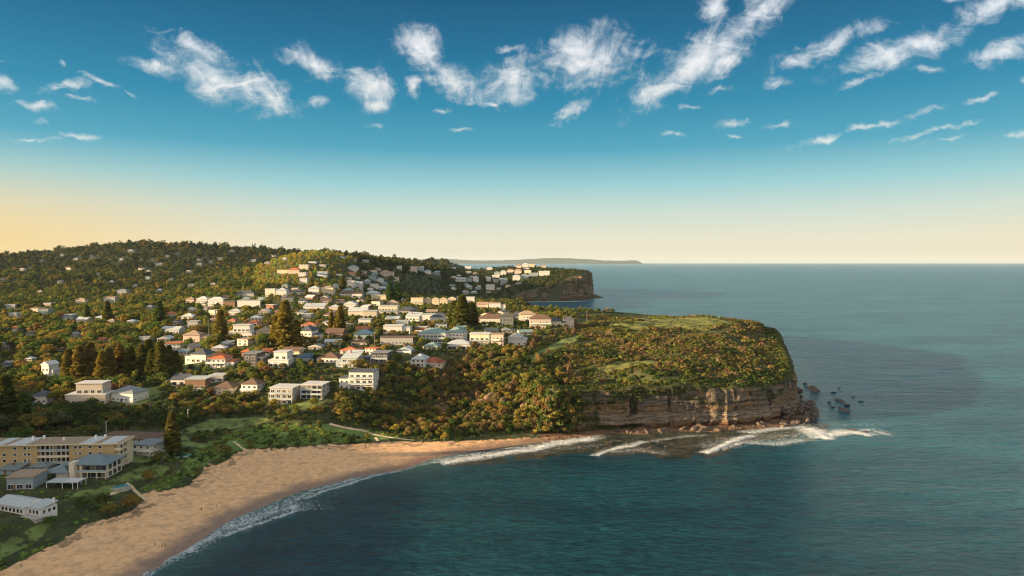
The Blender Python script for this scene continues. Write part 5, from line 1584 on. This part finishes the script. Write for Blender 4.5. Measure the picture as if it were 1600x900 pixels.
def tell_apart(lab, L):
    """things alike in look: name each by its place along the row"""
    if len(L) < 2: return
    L.sort(key=lambda o: float(project(*o.location)[0]))
    parts = [('', L)]
    if len(L) > 24:
        n = 3 if len(L) > 48 else 2
        k = (len(L) + n - 1) // n
        parts = [(w, L[i * k:(i + 1) * k]) for i, w in enumerate((['left part', 'middle part', 'right part'] if n == 3 else ['left half', 'right half']))]
    for w, Q in parts:
        for k, o in enumerate(Q):
            if k >= len(ORDN): continue
            w_ = lab.split(); tail = ORDN[k] + (' in the ' + w if w else '')
            if len(w_) + len(tail.split()) > 16: w_ = [q for q in w_ if q not in ('mid-sized', 'hipped', 'flat', 'metal', 'tiled', 'lying', 'grey-brown')][:16 - len(tail.split())]
            o['label'] = ' '.join(w_) + ', ' + tail
ORDN += ['twenty-fifth from left', 'twenty-sixth from left', 'twenty-seventh from left', 'twenty-eighth from left', 'twenty-ninth from left', 'thirtieth from left', 'thirty-first from left', 'thirty-second from left', 'thirty-third from left']
for lab, L in dup.items(): tell_apart(lab, L)
print('PLANTS', PLN[0])
# ================================================================ ROCKS
m, T, out = new_mat('wet_rock')
pos = T.n('ShaderNodeTexCoord').outputs['Object']; oi = T.n('ShaderNodeObjectInfo').outputs['Random']
n = T.noise(pos, 1.4, 6, .7)
c = T.mix(oi, T.ramp(n, [(0.35, (0.022, 0.017, 0.014)), (0.7, (0.085, 0.062, 0.046))]), T.ramp(n, [(0.35, (0.040, 0.030, 0.024)), (0.7, (0.17, 0.125, 0.088))]))
bmp = T.n('ShaderNodeBump'); bmp.inputs['Strength'].default_value = .8; bmp.inputs['Distance'].default_value = .4; T.link(n, bmp.inputs['Height'])
principled(T, out, **{'Base Color': c, 'Roughness': .65, 'Normal': bmp.outputs[0]})
ROCKM = m
def rock_mesh(rs):
    bm = bmesh.new(); bmesh.ops.create_icosphere(bm, subdivisions=2, radius=1)
    pl_ = [(Vector(rs.randn(3)).normalized(), .55 + .35 * rs.rand()) for _ in range(9)]
    for v in bm.verts:
        for nn, dd in pl_:
            t = v.co.dot(nn)
            if t > dd: v.co -= nn * (t - dd)
        v.co += Vector(rs.randn(3)) * .035
    me = bpy.data.meshes.new('rock'); bm.to_mesh(me); bm.free(); me.materials.append(ROCKM); return me
rr_ = np.random.RandomState(9)
RK = [rock_mesh(rr_) for _ in range(8)]
RLAB = {}
def rock(x, y, z, s, lab, grp, flat=.7):
    o = link('rock', RK[rr_.randint(8)]); o.location = (x, y, z); k = s * (0.8 + .5 * rr_.rand(3)); o.scale = (k[0], k[1], k[2] * flat)
    o.rotation_euler = (rr_.randn() * .3, rr_.randn() * .3, rr_.rand() * 6.28); o['category'] = 'rock'; o['group'] = grp; o['label'] = lab
    RLAB.setdefault(lab, []).append(o)
def rock_px(px, py, s, lab, grp, z=0.0, **k):
    p = at_h(px, py, z); rock(p[0], p[1], z + s * .04, s, lab, grp, **k)
for px, py, s, fl in [(1258, 600, 2.2, .5), (1274, 611, 6.5, .34), (1262, 606, 2.5, .3), (1243, 603, 2.4, .4), (1310, 625, 2.8, .6), (1316, 628, 3.2, .5), (1323, 634, 3.4, .5), (1311, 637, 2.4, .5), (1318, 642, 3.0, .45), (1325, 644, 2.2, .4), (1302, 636, 2.2, .4), (1295, 629, 2.0, .5),
                      (1310, 607, 2.5, .2), (1332, 620, 2.0, .2), (1302, 613, 2.0, .2), (1345, 627, 2.0, .2), (1287, 668, 1.6, .5), (1330, 672, 2.4, .3), (1352, 674, 2.0, .3)]:
    rock_px(px, py, s, 'dark wave-washed rock standing in the sea off the headland point', 'rocks in the sea off the point', flat=fl * .62)
# the boulder pile at the point
for i in range(85):
    t = rr_.rand(); u_ = rr_.rand() ** 1.3
    bx = 1226 + 46 * u_ + 6 * rr_.randn(); by = 660 - 46 * t * (1 - .5 * u_)
    p = at_h(bx, by, 0)
    hh = max(0, (1 - u_) * 7.0 * rr_.rand())
    rock(p[0], p[1], hh, 1.2 + 2.6 * rr_.rand() ** 2 + .9 * (1 - u_), ('grey-brown boulder low in the pile at the foot of the point' if hh < 1 else 'grey-brown boulder higher in the pile at the foot of the point'), 'boulders at the point')
L_ = resample(ROCKSHORE[:9], 1.0)
for i in range(130):
    k = rr_.randint(len(L_)); p = L_[k]; f = rr_.rand()
    rock(p[0] + rr_.randn() * 2.5, p[1] + 1 + 8 * f, .2 + .5 * f, .6 + (.2 if i % 3 == 0 else 1.0 if i % 3 == 2 else 2.2) * rr_.rand() + (.8 if i % 3 == 1 else 0), (('small ' if i % 3 == 0 else ('broad ' if i % 3 == 1 else '')) + 'brown rock on the wave-cut shelf under the cliff'), 'rocks along the cliff foot', .6)
for i in range(26):
    rock_px(860 + 60 * rr_.randn(), 682 + 4 * rr_.randn(), .35 + .5 * rr_.rand(), 'small rock where the beach meets the cliff', 'rocks along the cliff foot', z=.5)
for px, py in [(757, 715), (880, 692), (1010, 703), (1016, 700), (905, 700), (1040, 698), (935, 699)]:
    rock_px(px, py, 1.1, 'reddish rock breaking the surface of the reef', 'rocks on the reef', flat=.4)

m, T, out = new_mat('sandstone')
pos = T.n('ShaderNodeNewGeometry').outputs['Position']
st = T.noise(T.mapping(pos, scale=(.12, .12, 1.6)), 1.0, 6, .7)
principled(T, out, **{'Base Color': T.ramp(st, [(0.35, (0.05, 0.035, 0.025)), (0.55, (0.17, 0.105, 0.06)), (0.75, (0.28, 0.18, 0.105))]), 'Roughness': .9}); SST = m
RKS = [rock_mesh(rr_) for _ in range(3)]
for q in RKS: q.materials.clear(); q.materials.append(SST)
for px, py, s, lab in [(752, 632, 5, 'pale sandstone outcrop low on the wooded slope'), (772, 622, 6, 'orange sandstone outcrop, largest on the wooded slope'), (792, 626, 5, 'sandstone outcrop right of the largest orange one'), (690, 640, 7, 'pinkish rock face between bushes left on the wooded slope'), (822, 634, 5, 'ledge of sandstone near the cliff\'s left end'), (846, 640, 6, 'broken sandstone face where the cliff begins'), (838, 618, 4, 'small sandstone ledge above the cliff\'s left end'), (628, 640, 4, 'mauve rock patch among golden trees on the slope')]:
    h_ = ground_hit(px, py); o = link('rock_outcrop', RKS[rr_.randint(3)]); o.location = (h_[0], h_[1], h_[2] + .05 * s); o.scale = (s * 1.3, s * .6, s * .8); o.rotation_euler = (0, 0, rr_.rand() * .8); o['label'] = lab; o['category'] = 'outcrop'
# ================================================================ POOLS, POLES, CARS, FURNITURE, PEOPLE
m, T, out = new_mat('pool_water')
principled(T, out, **{'Base Color': (0.05, 0.20, 0.23, 1), 'Roughness': .08, 'IOR': 1.33}); POOLM = m
def pool(px, py, rx, ry, lab, squared=False):
    h_ = ground_hit(px, py); root = bpy.data.objects.new('swimming_pool', None); sc.collection.objects.link(root)
    zz = h_[2] + .12; root.location = (h_[0], h_[1], zz); root['label'] = lab; root['category'] = 'pool'
    def ring(k):
        if squared: return [(-rx * k, -ry * k), (rx * k, -ry * k), (rx * k, ry * k), (-rx * k, ry * k)]
        return [(rx * k * math.cos(a) * (1 + .15 * math.sin(2 * a)), ry * k * math.sin(a)) for a in [2 * math.pi * i / 20 for i in range(20)]]
    a = MB(); a.prism(ring(1.18), -2.0, 0.0); a.build('surround', root, CONC)
    b = MB(); b.prism(ring(1.0), .004, .05); b.build('water', root, POOLM)
pool(428, 572, 6.5, 2.3, 'turquoise rectangular pool before the white flat-roofed slope house', True)
pool(181, 760, 5.0, 3.0, 'blue-green kidney pool on the lawn above the beach track')
pool(283, 712, 4.5, 3.0, 'round-ended pool beside the lone Norfolk pine')
POLEM = jitter_mat('pole_timber', (.30, .25, .20))
def pole(px, pt, pb, lab, cat='utility pole', name='utility_pole', arm=True, mat=None):
    h_ = ground_hit(px, pb); root = bpy.data.objects.new(name, None); sc.collection.objects.link(root); root.location = h_
    root['label'] = lab; root['category'] = cat; root['group'] = 'poles'
    H = (pb - pt) * h_[1] / FPX
    a = MB(); a.tube([(0, 0, -1), (0, 0, H)], [.17, .12], 8); a.build('pole', root, mat or POLEM)
    if arm:
        b = MB(); b.box(-1.2, 1.2, -.07, .07, H - 1.0, H - .82); bo = b.build('crossarm', root, mat or POLEM)
        c_ = MB()
        for q in (-1.1, -.4, .4, 1.1): c_.tube([(q, 0, H - .82), (q, 0, H - .6)], [.06, .04], 6)
        c_.build('insulator', bo, TRIM)
    else:
        b = MB(); b.box(-.1, 1.0, -.1, .1, H - .05, H + .08); b.build('lamp_head', root, TRIM)
pole(294, 639, 661, 'pale lamp post on the lawn behind the dunes', 'lamp post', 'lamp_post', False, TRIM)
pole(166, 658, 676, 'pale lamp post behind the ochre apartment block', 'lamp post', 'lamp_post', False, TRIM)
for px, t, b, l in [(513, 518, 546, 'timber power pole between the slope gardens left of the palms'), (585, 518, 549, 'timber power pole right of the brown-roofed slope houses'), (434, 520, 545, 'timber power pole beside the tallest golden pine'),
                    (326, 500, 535, 'thin power pole among the pink hipped houses'), (751, 520, 545, 'timber power pole before the cream flat-roofed house'), (441, 431, 456, 'power pole on the golden spur street'), (449, 430, 455, 'second power pole on the golden spur street'), (917, 485, 502, 'thin pole on the skyline of the headland neck')]:
    pole(px, t, b, l)
CARC = {'white': (.75, .75, .75), 'silver': (.42, .43, .45), 'dark': (.04, .045, .05), 'red': (.35, .03, .03), 'blue': (.05, .10, .22)}
CM = {}
for k_, v_ in CARC.items():
    m, T, out = new_mat('car_paint_' + k_); principled(T, out, **{'Base Color': (*v_, 1), 'Roughness': .25, 'Coat Weight': .5}); CM[k_] = m
TYRE = jitter_mat('tyre', (.02, .02, .02)); LAMPM = jitter_mat('car_lamp', (.6, .6, .55), .2)
def car(px, py, ang, col, lab, van=False):
    h_ = ground_hit(px, py); name = 'parked_van' if van else 'parked_car'
    root = bpy.data.objects.new(name, None); sc.collection.objects.link(root); root.location = (h_[0], h_[1], h_[2] + .25)
    root.rotation_euler = (0, 0, R(ang)); root['label'] = lab; root['category'] = 'van' if van else 'car'; root['group'] = 'parked vehicles'
    L, Wd = (5.2, 2.0) if van else (4.5, 1.8)
    P_ = [(-L / 2, .35), (-L / 2, .95), (-L / 2 + .15, 1.05)] + ([(-L / 2 + .2, 1.95), (1.0, 2.0), (1.7, 1.25)] if van else [(-1.55, 1.42), (.35, 1.45), (1.15, 1.02)]) + [(L / 2 - .1, .85), (L / 2, .6), (L / 2, .35)]
    b = MB(); n = len(P_)
    for s_ in (-1, 1):
        for (x_, z_) in P_: b.v.append((x_, s_ * Wd / 2 * (1 if z_ < 1.06 else .86), z_))
    for i in range(n):
        j = (i + 1) % n; b.f.append((i, j, n + j, n + i)); b.mi.append(0)
    b.f.append(tuple(reversed(range(n)))); b.f.append(tuple(range(n, 2 * n))); b.mi += [0, 0]
    b.build('body', root, CM[col])
    zt = 1.85 if van else 1.38
    g = MB(); xr = .95 if van else .3
    for s_ in (-1, 1): g.box(-L / 2 + .5, xr, s_ * Wd * .45 - .03, s_ * Wd * .45 + .03, 1.08, zt)
    g.build('side_window', root, GLASS)
    w_ = MB(); x1_, x2_, z2_ = (1.05, 1.66, 1.9) if van else (.42, 1.08, 1.36)
    w_.quad((x2_ + .02, -.7, 1.10 if not van else 1.34), (x2_ + .02, .7, 1.10 if not van else 1.34), (x1_ + .03, .65, z2_), (x1_ + .03, -.65, z2_)); w_.build('windscreen', root, GLASS)
    for x_ in (-L * .31, L * .31):
        for s_ in (-1, 1):
            t_ = MB(); t_.tube([(x_, s_ * (Wd / 2 - .2), .33), (x_, s_ * (Wd / 2 + .03), .33)], [.34, .34], 14); t_.build('wheel', root, TYRE)
    for s_ in (-1, 1): MB().box(L / 2 - .03, L / 2 + .03, s_ * .6 - .18, s_ * .6 + .18, .62, .8).build('headlight', root, LAMPM)
car(328, 624, 15, 'white', 'white van parked on the track below the slope houses', True)
car(381, 619, 200, 'white', 'left of two pale cars parked before the white brown-roofed house')
car(397, 619, 190, 'silver', 'right of two pale cars parked before the white brown-roofed house')
car(306, 612, 180, 'white', 'small white car under the brown flat-roofed house')
car(241, 633, 30, 'dark', 'dark car parked at the bend of the track')
car(428, 529, 10, 'silver', 'silver car on the street left of the tallest golden pine')
car(268, 690, 20, 'dark', 'dark car beside the white house near the lone pine')
car(359, 541, 5, 'blue', 'blue car on the street above the orange-roofed house')
# picnic furniture on the cottage lawn
def picnic(px, py, lab):
    h_ = ground_hit(px, py); root = bpy.data.objects.new('picnic_table', None); sc.collection.objects.link(root); root.location = h_; root['label'] = lab; root['category'] = 'table'
    MB().box(-1.3, 1.3, -.5, .5, .72, .80).build('tabletop', root, TRIM)
    for s_ in (-1, 1): MB().box(-1.3, 1.3, s_ * 1.0 - .2, s_ * 1.0 + .2, .42, .48).build('bench', root, TRIM)
    for s_ in (-1, 1):
        b = MB(); b.box(s_ * .95 - .06, s_ * .95 + .06, -1.0, 1.0, .32, .42); b.box(s_ * .95 - .06, s_ * .95 + .06, -.35, -.23, -.3, .72); b.box(s_ * .95 - .06, s_ * .95 + .06, .23, .35, -.3, .72); b.build('leg', root, TRIM)
picnic(62, 806, 'white picnic table on the lawn beside the white cottage')
picnic(72, 801, 'white picnic table farther from the cottage, on the lawn edge')
def umbrella(px, py, lab):
    h_ = ground_hit(px, py); root = bpy.data.objects.new('garden_umbrella', None); sc.collection.objects.link(root); root.location = h_; root['label'] = lab; root['category'] = 'umbrella'
    a = MB(); a.tube([(0, 0, -.3), (0, 0, 2.5)], [.05, .04], 6); a.build('pole', root, POLEM)
    b = MB(); n = 8
    for i in range(n):
        t0, t1 = 6.2832 * i / n, 6.2832 * (i + 1) / n
        b.tri((1.5 * math.cos(t0), 1.5 * math.sin(t0), 2.0), (1.5 * math.cos(t1), 1.5 * math.sin(t1), 2.0), (0, 0, 2.6))
        b.tri((1.5 * math.cos(t1), 1.5 * math.sin(t1), 1.97), (1.5 * math.cos(t0), 1.5 * math.sin(t0), 1.97), (0, 0, 2.55))
    b.build('canopy', root, TRIM)
umbrella(66, 801, 'white garden umbrella between the two picnic tables')
# tracks
def track(pts, w, name='path', col=(0.34, 0.24, 0.15)):
    P_ = resample(pts, 1.2); tg = np.gradient(P_, axis=0); tg /= np.linalg.norm(tg, axis=1)[:, None]; nr = np.stack([-tg[:, 1], tg[:, 0]], 1)
    s = np.arange(len(P_)); ww = w * (.5 + .6 * fbm(s / 5.0, s * 0 + 4, 3))
    rows = []
    for k in (-1, -.5, 0, .5, 1):
        q = P_ + nr * (ww * k)[:, None]; z = height(q[:, 0], q[:, 1]) + .16 - .25 * (abs(k) == 1); rows.append(np.stack([q[:, 0], q[:, 1], z], 1))
    V = np.stack(rows, 0).reshape(-1, 3)
    link(name, mesh_np(name, V, grid_faces(5, len(P_)), M['ground'], np.array(col) * (1 + .5 * fbm(V[:, 0] / 2, V[:, 1] / 2, 3))[:, None], True), kind='structure')
for i_, tr in enumerate(TRACKW):
    track(tr, (2.2, 1.8, 1.6, 1.6, 1.3, 3.2, 3.2)[i_], *(('road', (.17, .155, .14)) if i_ in (5, 6) else ('path', (.42, .33, .22))))
# ---------------------------------------------------------------- people
SKIN = jitter_mat('skin', (.42, .25, .17)); HAIR = jitter_mat('hair', (.03, .02, .015))
CL = {'black': (.02, .02, .025), 'navy': (.03, .045, .10), 'white': (.7, .7, .68), 'red': (.35, .05, .05), 'grey': (.22, .22, .23), 'blue': (.08, .18, .40)}
CLM = {k: jitter_mat('cloth_' + k, v) for k, v in CL.items()}
def body_mesh(pose, top_, bot):
    """one skinned figure 1.72 m tall, grown along a skeleton from the pelvis"""
    st_ = .22 if pose == 'walk' else .06; arm = .20 if pose == 'walk' else .05
    sit = pose == 'sit'
    J = [((0, 0, .95), .135), ((0, 0, 1.15), .12), ((0, 0, 1.38), .15), ((0, 0, 1.50), .055), ((0, -.01, 1.58), .085), ((0, -.01, 1.68), .085)]
    E = [(0, 1), (1, 2), (2, 3), (3, 4), (4, 5)]
    for s_ in (-1, 1):
        b = len(J); J.append(((s_ * .10, 0, .90), .09)); J.append(((s_ * .11, -s_ * st_ * .6, .50), .065)); J.append(((s_ * .11, -s_ * st_, .10), .042)); J.append(((s_ * .12, -s_ * st_ - .13, .04), .035))
        E += [(0, b), (b, b + 1), (b + 1, b + 2), (b + 2, b + 3)]
        b = len(J); J.append(((s_ * .20, 0, 1.40), .055)); J.append(((s_ * .25, s_ * arm * .5, 1.13), .042)); J.append(((s_ * .26, s_ * arm - .06, .88), .032)); J.append(((s_ * .26, s_ * arm - .09, .78), .035))
        E += [(2, b), (b, b + 1), (b + 1, b + 2), (b + 2, b + 3)]
    if sit:
        J = [((p[0], p[1] - (.42 if i in (7, 15) else 0) * 0, p[2]), r) for i, (p, r) in enumerate(J)]
    me = bpy.data.meshes.new('p'); me.from_pydata([j[0] for j in J], E, []); ob = bpy.data.objects.new('p', me); sc.collection.objects.link(ob)
    sk = ob.modifiers.new('s', 'SKIN'); 
    for i, (p, r) in enumerate(J):
        me.skin_vertices[0].data[i].radius = (r, r * (.72 if i in (0, 1, 2) else 1))
    me.skin_vertices[0].data[0].use_root = True
    sb = ob.modifiers.new('u', 'SUBSURF'); sb.levels = 1; sb.render_levels = 1
    dg = bpy.context.evaluated_depsgraph_get(); out_ = bpy.data.meshes.new_from_object(ob.evaluated_get(dg)); bpy.data.objects.remove(ob)
    out_.materials.clear()
    for mm in (SKIN, CLM[top_], CLM[bot], HAIR): out_.materials.append(mm)
    for p in out_.polygons:
        c_ = p.center; out_.polygons[p.index].use_smooth = True
        p.material_index = 3 if (c_.z > 1.66 or (c_.z > 1.55 and c_.y > .03)) else (1 if 1.0 < c_.z < 1.47 else (2 if .12 < c_.z <= 1.0 and abs(c_.x) < .22 else 0))
    return out_
def person(px, py, pose, top_, bot, face, lab, hgt=1.72):
    h_ = ground_hit(px, py)
    o = link('person', body_mesh(pose, top_, bot)); o.location = h_; o.scale = (hgt / 1.72,) * 3; o.rotation_euler = (0, 0, R(face)); o['label'] = lab; o['category'] = 'person'; o['group'] = 'people on the beach'
person(242, 854, 'walk', 'black', 'navy', -70, 'person in black, leftmost of the group on the wet sand')
person(248, 855, 'walk', 'white', 'grey', -60, 'person in a white top in the middle of the wet-sand group')
person(253, 855, 'walk', 'grey', 'black', -75, 'person in grey top, third along the group on the wet sand')
person(258, 854, 'walk', 'navy', 'black', -65, 'person in navy, rightmost of the group on the wet sand')
person(315, 799, 'stand', 'black', 'black', 150, 'lone person in black standing mid beach')
person(339, 793, 'walk', 'black', 'grey', 120, 'person in a black top walking near the waterline')
person(571, 698, 'stand', 'red', 'navy', 170, 'person in a red top at the end of the sandy track')
person(725, 699, 'walk', 'grey', 'navy', 90, 'person in grey walking on the sand below the wooded slope')
person(497, 700, 'stand', 'blue', 'white', 180, 'person in a blue top at the dune edge')
person(503, 700, 'stand', 'white', 'blue', 160, 'person in a white top beside the one in blue', 1.6)
person(659, 690, 'stand', 'red', 'grey', 200, 'person in red at the back of the beach below the slope')
person(815, 688, 'walk', 'navy', 'black', 80, 'person in navy where the beach narrows by the cliff')
person(609, 694, 'stand', 'black', 'grey', 100, 'person in black right of the sandy track mouth')
for lab, L in RLAB.items(): tell_apart(lab, L)
# ================================================================ THE AIR
hz = bpy.data.materials.new('haze'); hz.use_nodes = True
T = NT(hz.node_tree); out = T.n('ShaderNodeOutputMaterial')
pv = T.n('ShaderNodeVolumePrincipled')
pv.inputs['Color'].default_value = (0.55, 0.74, 0.92, 1)
pv.inputs['Density'].default_value = 1.1e-5
pv.inputs['Anisotropy'].default_value = 0.0
T.link(pv.outputs[0], out.inputs['Volume'])
hb = MB().box(-61000, 61000, -3500, 41500, -8, 330)
hb.build('haze', None, hz)['kind'] = 'stuff'
sc.objects['haze']['label'] = 'thin bluish evening haze over land and sea'
